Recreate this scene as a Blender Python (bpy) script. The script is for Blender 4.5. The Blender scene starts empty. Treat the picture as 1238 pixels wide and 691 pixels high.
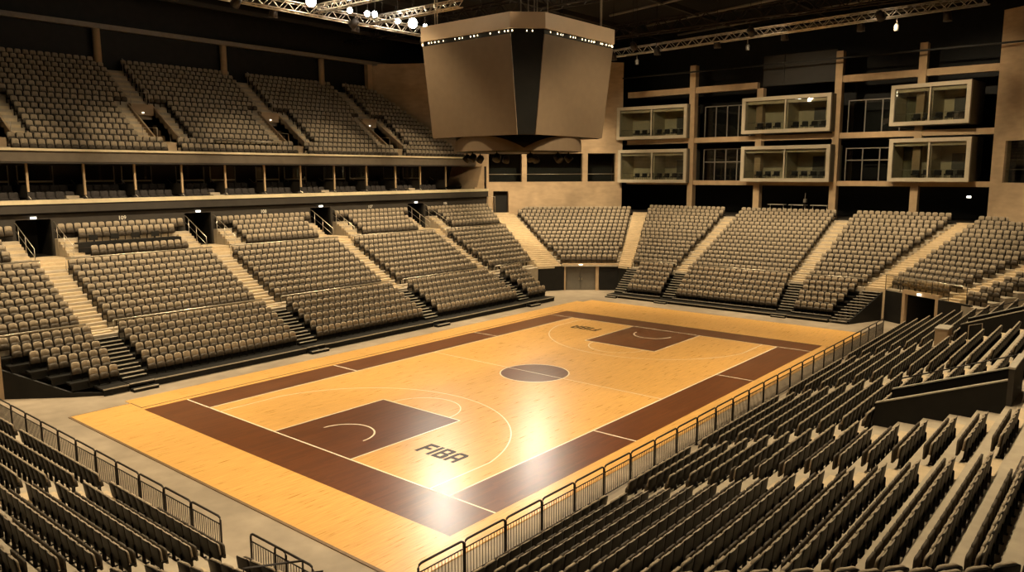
import bpy, math, random
import numpy as np
from math import sin, cos, pi, radians, sqrt, atan2, hypot
random.seed(7)
SC = bpy.context.scene
COL = SC.collection
V3 = lambda *a: np.array(a, float)

# ------------------------------------------------------------------ materials
def nmat(name):
    m = bpy.data.materials.new(name); m.use_nodes = True
    nt = m.node_tree; nt.nodes.clear()
    out = nt.nodes.new('ShaderNodeOutputMaterial')
    b = nt.nodes.new('ShaderNodeBsdfPrincipled')
    nt.links.new(b.outputs[0], out.inputs[0])
    return m, nt, b

def mat(name, col, rough=.6, var=.12, scale=3.0, metal=0.0, stretch=(1, 1, 1), bump=0.0, coat=0.0, spec=.5, var2=0.0, scale2=.35):
    m, nt, b = nmat(name)
    tc = nt.nodes.new('ShaderNodeTexCoord'); mp = nt.nodes.new('ShaderNodeMapping')
    mp.inputs['Scale'].default_value = stretch
    nt.links.new(tc.outputs['Object'], mp.inputs[0])
    n = nt.nodes.new('ShaderNodeTexNoise'); n.inputs['Scale'].default_value = scale; n.inputs['Detail'].default_value = 5
    nt.links.new(mp.outputs[0], n.inputs['Vector'])
    r = nt.nodes.new('ShaderNodeValToRGB')
    r.color_ramp.elements[0].position = .3; r.color_ramp.elements[1].position = .7
    c = np.array(col)
    r.color_ramp.elements[0].color = (*np.clip(c * (1 - var), 0, 1), 1)
    r.color_ramp.elements[1].color = (*np.clip(c * (1 + var), 0, 1), 1)
    nt.links.new(n.outputs[0], r.inputs[0])
    src = r.outputs[0]
    if var2:
        n2 = nt.nodes.new('ShaderNodeTexNoise'); n2.inputs['Scale'].default_value = scale2; n2.inputs['Detail'].default_value = 3
        nt.links.new(tc.outputs['Object'], n2.inputs['Vector'])
        r2 = nt.nodes.new('ShaderNodeValToRGB'); r2.color_ramp.elements[0].position = .35; r2.color_ramp.elements[1].position = .65
        r2.color_ramp.elements[0].color = (1 - var2,) * 3 + (1,); r2.color_ramp.elements[1].color = (1, 1, 1, 1)
        nt.links.new(n2.outputs[0], r2.inputs[0])
        mx = nt.nodes.new('ShaderNodeMix'); mx.data_type = 'RGBA'; mx.blend_type = 'MULTIPLY'; mx.inputs[0].default_value = 1
        nt.links.new(src, mx.inputs[6]); nt.links.new(r2.outputs[0], mx.inputs[7]); src = mx.outputs[2]
    nt.links.new(src, b.inputs['Base Color'])
    b.inputs['Roughness'].default_value = rough; b.inputs['Metallic'].default_value = metal
    b.inputs['Specular IOR Level'].default_value = spec
    b.inputs['Coat Weight'].default_value = coat; b.inputs['Coat Roughness'].default_value = .18
    if bump:
        bp = nt.nodes.new('ShaderNodeBump'); bp.inputs['Strength'].default_value = bump; bp.inputs['Distance'].default_value = .02
        nt.links.new(n.outputs[0], bp.inputs['Height']); nt.links.new(bp.outputs[0], b.inputs['Normal'])
    return m

def wood(name, c1, c2, rough):
    m, nt, b = nmat(name)
    tc = nt.nodes.new('ShaderNodeTexCoord')
    br = nt.nodes.new('ShaderNodeTexBrick')
    br.inputs['Scale'].default_value = 1.0; br.inputs['Brick Width'].default_value = 1.6; br.inputs['Row Height'].default_value = .11
    br.inputs['Mortar Size'].default_value = .0025; br.inputs['Bias'].default_value = 0.0
    br.inputs['Color1'].default_value = (*c1, 1); br.inputs['Color2'].default_value = (*c2, 1)
    br.inputs['Mortar'].default_value = (c2[0] * .75, c2[1] * .7, c2[2] * .65, 1)
    nt.links.new(tc.outputs['Object'], br.inputs['Vector'])
    mp = nt.nodes.new('ShaderNodeMapping'); mp.inputs['Scale'].default_value = (.7, 9, 1)
    nt.links.new(tc.outputs['Object'], mp.inputs[0])
    n = nt.nodes.new('ShaderNodeTexNoise'); n.inputs['Scale'].default_value = 1.6; n.inputs['Detail'].default_value = 6
    nt.links.new(mp.outputs[0], n.inputs['Vector'])
    r = nt.nodes.new('ShaderNodeValToRGB'); r.color_ramp.elements[0].position = .25; r.color_ramp.elements[1].position = .75
    r.color_ramp.elements[0].color = (.70, .65, .58, 1); r.color_ramp.elements[1].color = (1, 1, 1, 1)
    nt.links.new(n.outputs[0], r.inputs[0])
    mx = nt.nodes.new('ShaderNodeMix'); mx.data_type = 'RGBA'; mx.blend_type = 'MULTIPLY'; mx.inputs[0].default_value = 1
    nt.links.new(br.outputs[0], mx.inputs[6]); nt.links.new(r.outputs[0], mx.inputs[7])
    nt.links.new(mx.outputs[2], b.inputs['Base Color'])
    rr = nt.nodes.new('ShaderNodeMapRange'); rr.inputs[3].default_value = rough - .02; rr.inputs[4].default_value = rough + .05
    nt.links.new(n.outputs[0], rr.inputs[0]); nt.links.new(rr.outputs[0], b.inputs['Roughness'])
    b.inputs['Specular IOR Level'].default_value = .5
    return m

def emit(name, col, strength):
    m = bpy.data.materials.new(name); m.use_nodes = True
    nt = m.node_tree; nt.nodes.clear()
    out = nt.nodes.new('ShaderNodeOutputMaterial'); e = nt.nodes.new('ShaderNodeEmission')
    e.inputs[0].default_value = (*col, 1); e.inputs[1].default_value = strength
    nt.links.new(e.outputs[0], out.inputs[0]); return m

def glassm(name, tint=(.8, .82, .8), refl=.10):
    m = bpy.data.materials.new(name); m.use_nodes = True
    nt = m.node_tree; nt.nodes.clear()
    out = nt.nodes.new('ShaderNodeOutputMaterial')
    t = nt.nodes.new('ShaderNodeBsdfTransparent'); t.inputs[0].default_value = (*tint, 1)
    g = nt.nodes.new('ShaderNodeBsdfGlossy'); g.inputs['Roughness'].default_value = .02
    f = nt.nodes.new('ShaderNodeLayerWeight'); f.inputs[0].default_value = .5
    pw = nt.nodes.new('ShaderNodeMath'); pw.operation = 'POWER'; pw.inputs[1].default_value = 4.0
    nt.links.new(f.outputs['Facing'], pw.inputs[0])
    a = nt.nodes.new('ShaderNodeMath'); a.operation = 'MULTIPLY_ADD'; a.inputs[1].default_value = .5; a.inputs[2].default_value = .03 + refl * .4
    nt.links.new(pw.outputs[0], a.inputs[0])
    mx = nt.nodes.new('ShaderNodeMixShader')
    nt.links.new(a.outputs[0], mx.inputs[0]); nt.links.new(t.outputs[0], mx.inputs[1]); nt.links.new(g.outputs[0], mx.inputs[2])
    nt.links.new(mx.outputs[0], out.inputs[0]); return m

M = dict(
    conc=mat('concrete_floor', (.34, .272, .19), .55, .14, 1.3, bump=.1, var2=.3, scale2=.25),
    tread=mat('concrete_tread', (.42, .35, .25), .75, .10, 3, var2=.15),
    step=mat('lit_concrete_step', (.54, .42, .26), .75, .10, 3, var2=.1),  # tread concrete in a lighter tone: light on the open aisles put into colour
    wallc=mat('board_marked_concrete', (.47, .335, .20), .8, .10, 1.2, stretch=(1, 1, 3), bump=.15, var2=.3, scale2=.4),
    wallb=mat('concrete_beam', (.43, .30, .17), .8, .10, 2.0, var2=.15),
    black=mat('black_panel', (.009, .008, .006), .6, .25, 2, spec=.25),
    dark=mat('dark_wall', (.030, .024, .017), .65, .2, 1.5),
    ceil=mat('black_ceiling', (.007, .006, .005), .85, .3, .6),
    deckb=mat('black_deck', (.010, .009, .007), .6, .3, 4, spec=.2),
    nosing=mat('pale_nosing', (.40, .35, .27), .5, .15, 6),
    steel=mat('dark_steel', (.020, .014, .010), .5, .2, 8, spec=.3),
    rail=mat('brushed_rail', (.50, .44, .34), .35, .08, 10, metal=.8),
    truss=mat('aluminium_truss', (.62, .56, .48), .35, .08, 8, metal=.85),
    shell=mat('dark_seat_shell', (.011, .0085, .006), .5, .25, 9, spec=.18),
    edge_glint=mat('seat_edge_highlight', (.36, .30, .22), .5, .15, 9),  # pale colour standing for light caught on the seat tops
    pan=mat('seat_underside', (.07, .055, .038), .6, .2, 9, spec=.3),
    pad=mat('taupe_upholstery', (.335, .270, .185), .85, .16, 22),
    club=mat('charcoal_upholstery', (.035, .028, .024), .8, .3, 20),
    woodl=wood('maple_court', (.79, .455, .135), (.745, .42, .122), .27),
    woodd=wood('stained_court', (.165, .056, .017), (.112, .037, .011), .28),
    line=mat('white_paint', (.85, .74, .56), .35, .04, 5),
    ink=mat('black_paint', (.04, .028, .014), .5, .1, 5, spec=.25),
    edge=mat('court_edge', (.16, .095, .045), .5, .2, 5),
    screen=mat('unlit_led_screen', (.17, .122, .077), .45, .05, 3, spec=.35),
    fascia=mat('led_fascia', (.54, .40, .26), .45, .06, 1.0),
    frame=mat('pod_frame', (.42, .36, .26), .6, .06, 3),
    podside=mat('pod_side', (.16, .15, .115), .7, .1, 2),
    podin=mat('pod_interior', (.62, .52, .34), .8, .08, 2),
    mull=mat('dull_mullion', (.17, .15, .12), .5, .1, 5),
    ledge=mat('pale_ledge', (.56, .47, .30), .6, .1, 2),
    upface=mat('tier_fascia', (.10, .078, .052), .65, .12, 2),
    door=mat('grey_door', (.13, .115, .09), .55, .08, 3),
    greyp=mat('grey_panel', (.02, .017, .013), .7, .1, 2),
    sign=emit('lit_exit_sign', (1, .93, .75), 3.5),
    lamp=emit('lamp_lens', (1, .82, .58), 90.0),
    lampw=emit('cool_lamp_lens', (1, .93, .80), 90.0),
    strip=emit('small_bulb', (1, .80, .45), 5.0),
    signp=mat('sign_paint', (.75, .70, .60), .5, .03, 5),
    glass=glassm('pane_glass'), railglass=glassm('rail_glass', (.88, .87, .83), .0),
)

# ------------------------------------------------------------------ mesh builder
class MB:
    def __init__(s): s.v = []; s.f = []; s.m = []; s.sm = []
    def add(s, vs, fs, mi=0, sm=False):
        o = len(s.v); s.v += [tuple(map(float, p)) for p in vs]
        s.f += [tuple(i + o for i in f) for f in fs]; s.m += [mi] * len(fs); s.sm += [sm] * len(fs); return s
    def box(s, a, b, mi=0):
        (x0, y0, z0), (x1, y1, z1) = a, b
        x0, x1 = min(x0, x1), max(x0, x1); y0, y1 = min(y0, y1), max(y0, y1); z0, z1 = min(z0, z1), max(z0, z1)
        vs = [(x0, y0, z0), (x1, y0, z0), (x1, y1, z0), (x0, y1, z0), (x0, y0, z1), (x1, y0, z1), (x1, y1, z1), (x0, y1, z1)]
        return s.add(vs, [(0, 3, 2, 1), (4, 5, 6, 7), (0, 1, 5, 4), (1, 2, 6, 5), (2, 3, 7, 6), (3, 0, 4, 7)], mi)
    def hexa(s, lo, hi, mi=0):   # two rings of four points, counter-clockwise from above
        return s.add(list(lo) + list(hi), [(3, 2, 1, 0), (4, 5, 6, 7), (0, 1, 5, 4), (1, 2, 6, 5), (2, 3, 7, 6), (3, 0, 4, 7)], mi)
    def wallseg(s, p, q, t, z0, z1, mi=0):   # slab between plan points p,q thickness t to the left of p->q
        p = np.array(p, float); q = np.array(q, float); d = (q - p) / np.linalg.norm(q - p); n = np.array([-d[1], d[0]]) * t
        pts = [p, q, q + n, p + n]
        if t < 0: pts = pts[::-1]
        return s.hexa([(*a, z0) for a in pts], [(*a, z1) for a in pts], mi)
    def tube(s, pts, r, n=6, mi=0, closed=False):
        pts = [np.array(p, float) for p in pts]; rings = []
        for i, p in enumerate(pts):
            a = pts[i - 1] if i > 0 else (pts[-1] if closed else p); b = pts[i + 1] if i < len(pts) - 1 else (pts[0] if closed else p)
            d = b - a; d /= np.linalg.norm(d) + 1e-9
            u = np.cross(d, (0, 0, 1)) if abs(d[2]) < .95 else np.cross(d, (1, 0, 0))
            u /= np.linalg.norm(u); w = np.cross(d, u)
            rings.append([p + r * (cos(2 * pi * k / n) * u + sin(2 * pi * k / n) * w) for k in range(n)])
        vs = [v for R in rings for v in R]; fs = []
        m = len(rings)
        for i in range(m if closed else m - 1):
            j = (i + 1) % m
            for k in range(n): fs.append((i * n + k, i * n + (k + 1) % n, j * n + (k + 1) % n, j * n + k))
        if not closed: fs += [tuple(range(n))[::-1], tuple((m - 1) * n + k for k in range(n))]
        return s.add(vs, fs, mi, True)
    def lathe(s, prof, c, n=16, mi=0, axis=None):   # prof: (r,z) list, about z (or a given axis) through c
        ax = V3(0, 0, 1) if axis is None else np.array(axis, float) / np.linalg.norm(axis)
        u = np.cross(ax, (0, 0, 1)) if abs(ax[2]) < .95 else V3(1, 0, 0)
        u /= np.linalg.norm(u); w = np.cross(ax, u); c = np.array(c, float)
        vs = []; fs = []
        for r, z in prof:
            for k in range(n): vs.append(c + ax * z + r * (cos(2 * pi * k / n) * u + sin(2 * pi * k / n) * w))
        for i in range(len(prof) - 1):
            for k in range(n): fs.append((i * n + k, i * n + (k + 1) % n, (i + 1) * n + (k + 1) % n, (i + 1) * n + k))
        fs += [tuple(range(n))[::-1], tuple((len(prof) - 1) * n + k for k in range(n))]
        return s.add(vs, fs, mi, True)
    def poly(s, pts, z, mi=0): return s.add([(x, y, z) for x, y in pts], [tuple(range(len(pts)))], mi)
    def mesh(s, name, mats):
        me = bpy.data.meshes.new(name); me.from_pydata(s.v, [], s.f); me.update()
        for m in (mats if isinstance(mats, (list, tuple)) else [mats]): me.materials.append(m)
        me.polygons.foreach_set('material_index', s.m); me.polygons.foreach_set('use_smooth', s.sm)
        return me
    def build(s, name, mats, parent=None):
        o = bpy.data.objects.new(name, s.mesh(name, mats)); COL.objects.link(o)
        if parent is not None: o.parent = parent
        return o

def tag(o, label=None, cat=None, group=None, kind=None):
    if label: o['label'] = label
    if cat: o['category'] = cat
    if group: o['group'] = group
    if kind: o['kind'] = kind
    return o
def thing(name, label, cat, loc=(0, 0, 0), rz=0, group=None):
    o = bpy.data.objects.new(name, None); COL.objects.link(o); o.empty_display_size = .1
    o.location = loc; o.rotation_euler = (0, 0, rz); return tag(o, label, cat, group)
def struct(o, label=None): return tag(o, label, None, None, 'structure')
def dup(root, loc, rz, label=None, group=None):
    r = root.copy(); COL.objects.link(r); r.location = loc; r.rotation_euler = (0, 0, rz)
    if label: r['label'] = label
    if group: r['group'] = group
    for ch in root.children:
        c = ch.copy(); COL.objects.link(c); c.parent = r
        for g in ch.children:
            d = g.copy(); COL.objects.link(d); d.parent = c
    return r
ORD = ['zeroth', 'first', 'second', 'third', 'fourth', 'fifth', 'sixth', 'seventh', 'eighth', 'ninth', 'tenth', 'eleventh', 'twelfth', 'thirteenth',
       'fourteenth', 'fifteenth', 'sixteenth', 'seventeenth', 'eighteenth', 'nineteenth', 'twentieth'] + ['twenty-' + w for w in
       ['first', 'second', 'third', 'fourth', 'fifth', 'sixth', 'seventh', 'eighth', 'ninth']] + ['thirtieth'] + ['thirty-' + w for w in
       ['first', 'second', 'third', 'fourth', 'fifth', 'sixth', 'seventh', 'eighth', 'ninth']] + ['fortieth']

# ------------------------------------------------------------------ camera (calibrated on the 28 x 15 m court; x along it, y across it)
CAM = V3(-16.8669, -16.8079, 10.334); YAW, PITCH, ROLL, F = .6968, -.1451, -.003, 930.85
fwd = V3(cos(YAW) * cos(PITCH), sin(YAW) * cos(PITCH), sin(PITCH)); rgt = V3(sin(YAW), -cos(YAW), 0); upv = np.cross(rgt, fwd)
r2 = rgt * cos(ROLL) + upv * sin(ROLL); u2 = -rgt * sin(ROLL) + upv * cos(ROLL)
from mathutils import Matrix
cd = bpy.data.cameras.new('camera'); co = bpy.data.objects.new('camera', cd); COL.objects.link(co)
Mx = Matrix.Identity(4)
for i in range(3): Mx[i][0] = r2[i]; Mx[i][1] = u2[i]; Mx[i][2] = -fwd[i]; Mx[i][3] = CAM[i]
co.matrix_world = Mx
cd.sensor_fit = 'HORIZONTAL'; cd.sensor_width = 36; cd.lens = 36 * F / 1238; cd.clip_start = .2; cd.clip_end = 400
SC.camera = co
def proj(X):
    d = np.asarray(X, float) - CAM; z = d @ fwd
    return 619 + F * (d @ r2) / z, 345.5 - F * (d @ u2) / z, z

# ------------------------------------------------------------------ setting: floor, court
struct(MB().box((-30, -30, -.4), (60, 48, -.03)).build('floor', M['conc']), 'pale grey concrete arena floor around the wooden court')

court = thing('basketball_court', 'yellow maple basketball court with dark stained border, white lines and lettering', 'court')
X0, X1, Y0, Y1 = -4.5, 35.4, -3.0, 18.4
MB().box((X0, Y0, -.03), (X1, Y1, 0)).box((-1.95, Y1, -.03), (34.2, 19.0, -.002)).build('floorboards', M['woodl'], court)
e = MB()
e.box((X0 - .10, Y0, -.03), (X0, Y1, .004)); e.box((X0, Y1, -.03), (-1.95, Y1 + .04, .003))
e.build('edge_trim', M['edge'], court)
e = MB(); e.box((-1.97, 17.32, 0), (30, 17.36, .012)); e.box((-1.97, 17.32, 0), (-1.93, 18.4, .012))
e.build('cable', M['edge'], court)
b = MB(); z = .0015
for q in [(-2, -2, 30, 0), (-2, 15, 30, 17), (-2, 0, 0, 15), (28, 0, 30, 15)]:
    b.poly([(q[0], q[1]), (q[2], q[1]), (q[2], q[3]), (q[0], q[3])], z)
b.build('stained_border', M['woodd'], court)
for s in (0, 1):
    T = (lambda x, y: (x, y)) if s == 0 else (lambda x, y: (28 - x, 15 - y))
    MB().poly([T(0, 5.05), T(5.8, 5.05), T(5.8, 9.95), T(0, 9.95)], z).build('key', M['woodd'], court)
MB().poly([(14 + 1.8 * cos(t), 7.5 + 1.8 * sin(t)) for t in np.linspace(0, 2 * pi, 64, endpoint=False)], z).build('centre_circle', M['woodd'], court)
L = MB(); zl = .003; hw = .035
def seg(a, b_, w=hw):
    a = np.array(a, float); b_ = np.array(b_, float); d = (b_ - a) / np.linalg.norm(b_ - a); n = np.array([-d[1], d[0]]) * w
    L.poly([a + n, b_ + n, b_ - n, a - n][::-1], zl)
def arc(c, r, t0, t1, n=48, w=hw):
    ts = np.linspace(t0, t1, n)
    vs = [(c[0] + (r - w) * cos(t), c[1] + (r - w) * sin(t), zl) for t in ts] + [(c[0] + (r + w) * cos(t), c[1] + (r + w) * sin(t), zl) for t in ts]
    L.add(vs, [(i, n + i, n + i + 1, i + 1) for i in range(n - 1)])
seg((0, 0), (28, 0)); seg((0, 15), (28, 15)); seg((0, -2), (0, 17)); seg((28, -2), (28, 17)); seg((14, 0), (14, 15), .028)
for x in (8.325, 19.675):
    seg((x, -2), (x, 0)); seg((x, 15), (x, 17))
arc((14, 7.5), 1.8, 0, 2 * pi, 80)
th = math.acos(.0) ; a3 = math.asin(6.6 / 6.75)
for s in (0, 1):
    T = (lambda x, y: (x, y)) if s == 0 else (lambda x, y: (28 - x, 15 - y)); o = 0 if s == 0 else pi
    seg(T(0, 5.05), T(5.8, 5.05)); seg(T(0, 9.95), T(5.8, 9.95)); seg(T(5.8, 5.05), T(5.8, 9.95))
    arc(T(5.8, 7.5), 1.8, -pi / 2 + o, pi / 2 + o, 40, .028)
    arc(T(1.575, 7.5), 1.25, -pi / 2 + o, pi / 2 + o, 32)
    arc(T(1.575, 7.5), 6.75, -a3 + o, a3 + o, 80, .028)
    xe = 1.575 + 6.75 * cos(a3)
    seg(T(0, .9), T(xe, .9), .028); seg(T(0, 14.1), T(xe, 14.1), .028)
L.build('line_markings', M['line'], court)
# lettering: four block capitals painted on the floor at both ends
def letters():
    P = []; q = lambda x0, y0, x1, y1: P.append([(x0, y0), (x1, y0), (x1, y1), (x0, y1)])
    w = .21
    # F
    q(0, 0, w, 1)
    q(w, .79, .62, 1); q(w, .42, .54, .61)
    # I
    q(.72, 0, .72 + w, 1)
    # B
    x = 1.05
    q(x, 0, x + w, 1); q(x + w, .82, x + .46, 1); q(x + w, .42, x + .46, .59); q(x + w, 0, x + .46, .18)
    P.append([(x + .44, .50), (x + .60, .50), (x + .65, .58), (x + .65, .92), (x + .57, 1), (x + .44, 1)])
    P.append([(x + .44, 0), (x + .62, 0), (x + .70, .08), (x + .70, .42), (x + .62, .50), (x + .44, .50)])
    # A
    x = 1.83
    P.append([(x, 0), (x + w, 0), (x + w, .78), (x + .26, 1), (x + .12, 1), (x, .86)])
    q(x + w, .81, x + .50, 1); q(x + w, .30, x + .50, .49)
    P.append([(x + .48, 0), (x + .68, 0), (x + .68, .86), (x + .57, 1), (x + .44, 1), (x + .48, .78)])
    return P
for s in (0, 1):
    T = (lambda x, y: (x, y)) if s == 0 else (lambda x, y: (28 - x, 15 - y))
    lt = MB()
    for pg in letters():
        pts = [T(2.14 + .92 * v, 3.95 - .82 * u + .0 * v) for u, v in pg]
        lt.poly(pts[::-1], .0035)
    lt.build('lettering', M['ink'], court)

# ------------------------------------------------------------------ seats: one shape, gathered first
def panel(w, z0, z1, r, th, curve, lean, y0, nx=6, nz=5, top=0):
    """upright board: half width w, rounded top corners r, thickness th, curved in plan, leaning back"""
    zs = sorted(set(list(np.linspace(z0, z1 - r, max(2, nz - 2))) + ([z1 - r * .3, z1] if nz > 3 else [z1])))
    F_, B_ = [], []
    for zz in zs:
        k = max(0, (zz - (z1 - r)) / r)
        hw_ = w - r * (1 - sqrt(max(0, 1 - k * k))) * .9
        for x in np.linspace(-hw_, hw_, nx + 1):
            yy = y0 + curve * (x / w) ** 2 - lean * (zz - z0)
            F_.append((x, yy + th / 2, zz)); B_.append((x, yy - th / 2, zz))
    n = nx + 1; m = len(zs); fs = []; o = n * m
    for j in range(m - 1):
        for i in range(nx):
            a = j * n + i
            fs.append((a + 1, a, a + n, a + n + 1)); fs.append((o + a, o + a + 1, o + a + n + 1, o + a + n))
    for i in range(nx):
        fs.append((i, i + 1, o + i + 1, o + i)); t = (m - 1) * n + i; fs.append((t + 1, t, o + t, o + t + 1))
    for j in range(m - 1):
        a = j * n; c = a + nx
        fs.append((a, o + a, o + a + n, a + n)); fs.append((o + c, c, c + n, o + c + n))
    return F_ + B_, fs
SP = .462
SEATS = []    # (pos, yaw, block, row, index, count)
def row(P, Q, face, block, r, sp=SP, back=None):
    """seats from P to Q (the line under the backs), facing the side where `face` points"""
    P = np.array(P, float); Q = np.array(Q, float); d = Q - P; ln = np.linalg.norm(d[:2])
    n = int(ln / sp + .25)
    if n < 1: return
    st = d / ln; nrm = np.array([-st[1], st[0]])
    if nrm @ np.array(face, float) < 0: nrm = -nrm
    yaw = atan2(nrm[1], nrm[0]) - pi / 2
    off = (ln - n * sp) / 2
    for i in range(n):
        SEATS.append((P + st * (off + sp * (i + .5)), yaw, block, r, i, n))

# ------------------------------------------------------------------ tiers
def tier(lines, zb, name, m, back=None, sideL=True):
    """lines: [(PL, PR, z)] front edge of each tread, last one = back edge. Solid stepped block standing on z=zb"""
    b = MB()
    n = len(lines) - 1
    def quad(p, q, r, s): b.add([p, q, r, s], [(0, 1, 2, 3)])
    for i in range(n):
        (a, c, z), (a2, c2, _) = lines[i], lines[i + 1]
        zp = lines[i - 1][2] if i else zb
        quad((*a, zp), (*c, zp), (*c, z), (*a, z))
        quad((*a, z), (*c, z), (*c2, z), (*a2, z))
        quad((*a, zb), (*a, z), (*a2, z), (*a2, zb)); quad((*c, z), (*c, zb), (*c2, zb), (*c2, z))
    a, c, z = lines[-1][0], lines[-1][1], lines[-2][2]
    quad((*a, z), (*c, z), (*c, zb), (*a, zb))
    a0, c0 = lines[0][0], lines[0][1]
    quad((*c0, zb), (*a0, zb), (*a, zb), (*c, zb))
    return struct(b.build(name, m))

PITCH_A = 10.2
AX = [.2 + PITCH_A * k for k in range(-1, 4)]        # right edge of each aisle of the long stand (x)
AW = 1.25
def stair_box(b, x0, x1, y0, y1, z0, z1, mi=0): b.box((x0, y0, z0), (x1, y1, z1), mi)

# --- long side stand: fixed part
NYF = [25.3 + .578 * j for j in range(10)]; NZF = [2.25 + .306 * j for j in range(9)]
def nxr(y): return 36.1 + (y - 24.4) * .47           # right end, along the corner aisle
lines = [((-16, 24.6), (nxr(24.6), 24.6), 2.12)]
for j in range(9): lines.append(((-16, NYF[j]), (nxr(NYF[j]), NYF[j]), NZF[j]))
lines += [((-16, NYF[9]), (nxr(NYF[9]), NYF[9]), 4.95), ((-16, 34.0), (nxr(34), 34.0), 4.95)]
tier(lines, 0, 'floor_long_stand', M['tread'])
UYF = [31.1 + .56 * k for k in range(6)]; UZF = [5.3 + .31 * k for k in range(5)]
for k in range(5):
    xa = AX[k] + .72; xb = AX[k + 1] - 1.32 if k < 4 else None
    f = (lambda y: xb) if xb else (lambda y: nxr(y) - .3)
    tier([((xa, UYF[i]), (f(UYF[i]), UYF[i]), UZF[min(i, 4)]) for i in range(6)], 4.9, 'floor_long_stand_upper', M['tread'])
st = MB()
for k, xa in enumerate(AX):
    a, b_ = xa - AW, xa
    for j in range(9): st.box((a, NYF[j] + .29, NZF[j]), (b_, NYF[j] + .578, NZF[j] + .153))
    st.box((a, 24.95, 2.12), (b_, 25.3, 2.19)); st.box((a, 30.22, 4.698), (b_, 30.5, 4.83))
    # landing in front of the door
    st.box((xa - 1.32, 31.35, 4.95), (xa + .72, 34.0, 5.14)); st.box((xa - 1.32, 31.65, 5.14), (xa + .72, 34.0, 5.32)); st.box((xa - 1.32, 31.95, 5.32), (xa + .72, 34.0, 5.5))
    for (sa, sb) in ((xa + .74, xa + 1.62), (xa - 2.22, xa - 1.34)):
        st.box((sa, 30.8, 4.95), (sb, 31.1, 5.12))
        for i in range(4): st.box((sa, UYF[i] + .28, UZF[i]), (sb, UYF[i] + .56, UZF[i] + .155))
struct(st.build('floor_long_stand_stairs', M['step']))
# seats of the fixed part
for k in range(5):
    xa = AX[k]
    for j in range(9):
        y = NYF[j] + .50
        xb = AX[k + 1] - AW if k < 4 else nxr(y) - .1
        row((xa + .05, y, NZF[j]), (xb - .05, y, NZF[j]), (0, -1), 'long', 6 + j)
    for i in range(5):
        y = UYF[i] + .47
        if i < 4: p, q = xa + 1.66, (AX[k + 1] - 2.26 if k < 4 else nxr(y) - .4)
        else: p, q = xa + .8, (AX[k + 1] - 1.4 if k < 4 else nxr(y) - .4)
        if k == 1 and i in (1, 2): continue            # black media desk here
        row((p, y, UZF[i]), (q, y, UZF[i]), (0, -1), 'long', 16 + i)
for j in range(9):                                       # block left of the first aisle in view
    row((-15, NYF[j] + .5, NZF[j]), (AX[0] - AW - .05, NYF[j] + .5, NZF[j]), (0, -1), 'long', 6 + j)

# --- long side stand: retractable bleachers, one thing per block
TY = [20.55] + [21.62 + .59 * i for i in range(5)] + [24.58]; TZ = [.32 + .302 * i for i in range(6)]
def bleacher_x(x0f, x1f, label):
    t = thing('retractable_bleacher', label, 'bleacher', (0, 0, 0), 0, 'black retractable bleachers')
    d = MB(); ns = MB()
    for i in range(6):
        y0, y1 = TY[i], TY[i + 1]
        d.box((x0f(i), y0, TZ[i] - .10), (x1f(i), y1 + .02, TZ[i]))
        d.box((x0f(i) + .05, y0 + .06, -.03 if i == 0 else TZ[i - 1] - .1), (x1f(i) - .05, y0 + .10, TZ[i] - .1))
        ns.box((x0f(i), y0 - .025, TZ[i] - .06), (x1f(i), y0, TZ[i] + .005))
    d.build('deck', M['deckb'], t)
    if True:
        n2 = MB(); n2.box((x0f(0), TY[0] - .03, TZ[0] - .05), (x1f(0), TY[0], TZ[0] + .008)); n2.build('front_nosing', M['nosing'], t)
    for xf, s in ((x0f, 1), (x1f, -1)):
        sd = MB()
        if xf(5) < -3:
            for a, c, za, zc in (((-1.9, TY[0]), (xf(1) - .02, TY[1]), .1, .2), ((xf(1) - .02, TY[1]), (xf(5) - .5, TY[6]), .2, 1.85)): sd.hexa([(*a, -.03), (a[0] + .1, a[1], -.03), (c[0] + .1, c[1], -.03), (*c, -.03)], [(*a, za), (a[0] + .1, a[1], za), (c[0] + .1, c[1], zc), (*c, zc)])
            sd.build('side_panel', M['black'], t); continue
        for i in range(6): sd.box((xf(i), TY[i] + .02 if i == 0 else TY[i], -.03), (xf(i) + .04 * s, TY[i + 1], TZ[i] - .1))
        sd.build('side_panel', M['black'], t)
    return t
def bleacher_steps(xc0, xc1, label, ypl=TY, zpl=TZ):
    t = thing('bleacher_stair', label, 'stair', (0, 0, 0), 0, 'black stairs through the bleachers')
    d = MB(); ns = MB()
    for i in range(6):
        d.box((xc0 + .03, TY[i] - .02, TZ[i] - .12), (xc1 - .03, TY[i + 1], TZ[i] + .012))
        d.box((xc0 + .03, TY[i] - .05, TZ[i] - .02), (xc1 - .03, TY[i] + .04, TZ[i] + .02), 1)
        if i < 5 or True:
            y1 = TY[i + 1] - .28; z = TZ[i] + .16
            d.box((xc0 + .03, y1, TZ[i]), (xc1 - .03, TY[i + 1], z)); d.box((xc0 + .03, y1 - .03, z - .02), (xc1 - .03, y1 + .05, z + .015), 1)
    d.box((xc0 + .02, TY[0] - .45, -.03), (xc1 - .02, TY[0] - .04, .13)); d.box((xc0 + .02, TY[0] - .46, .10), (xc1 - .02, TY[0] - .37, .14), 1)
    d.build('tread', [M['deckb'], M['nosing']], t)
    return t
nm = ['between the first and second stairs of the long stand', 'between the second and third stairs of the long stand', 'between the third and last stairs of the long stand']
cutL = lambda i: -2.5 - .63 * i
bleacher_x(lambda i: cutL(i) + (.25 if i == 0 else -.12), lambda i: AX[1] - AW, 'black bleacher with a stepped end beside the dark corner opening of the long stand')
for k in range(1, 4): bleacher_x(lambda i, k=k: AX[k], lambda i, k=k: AX[k + 1] - AW, 'black retractable bleacher ' + nm[k - 1])
endR = lambda i: 33.2 + .14 * i
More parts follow.
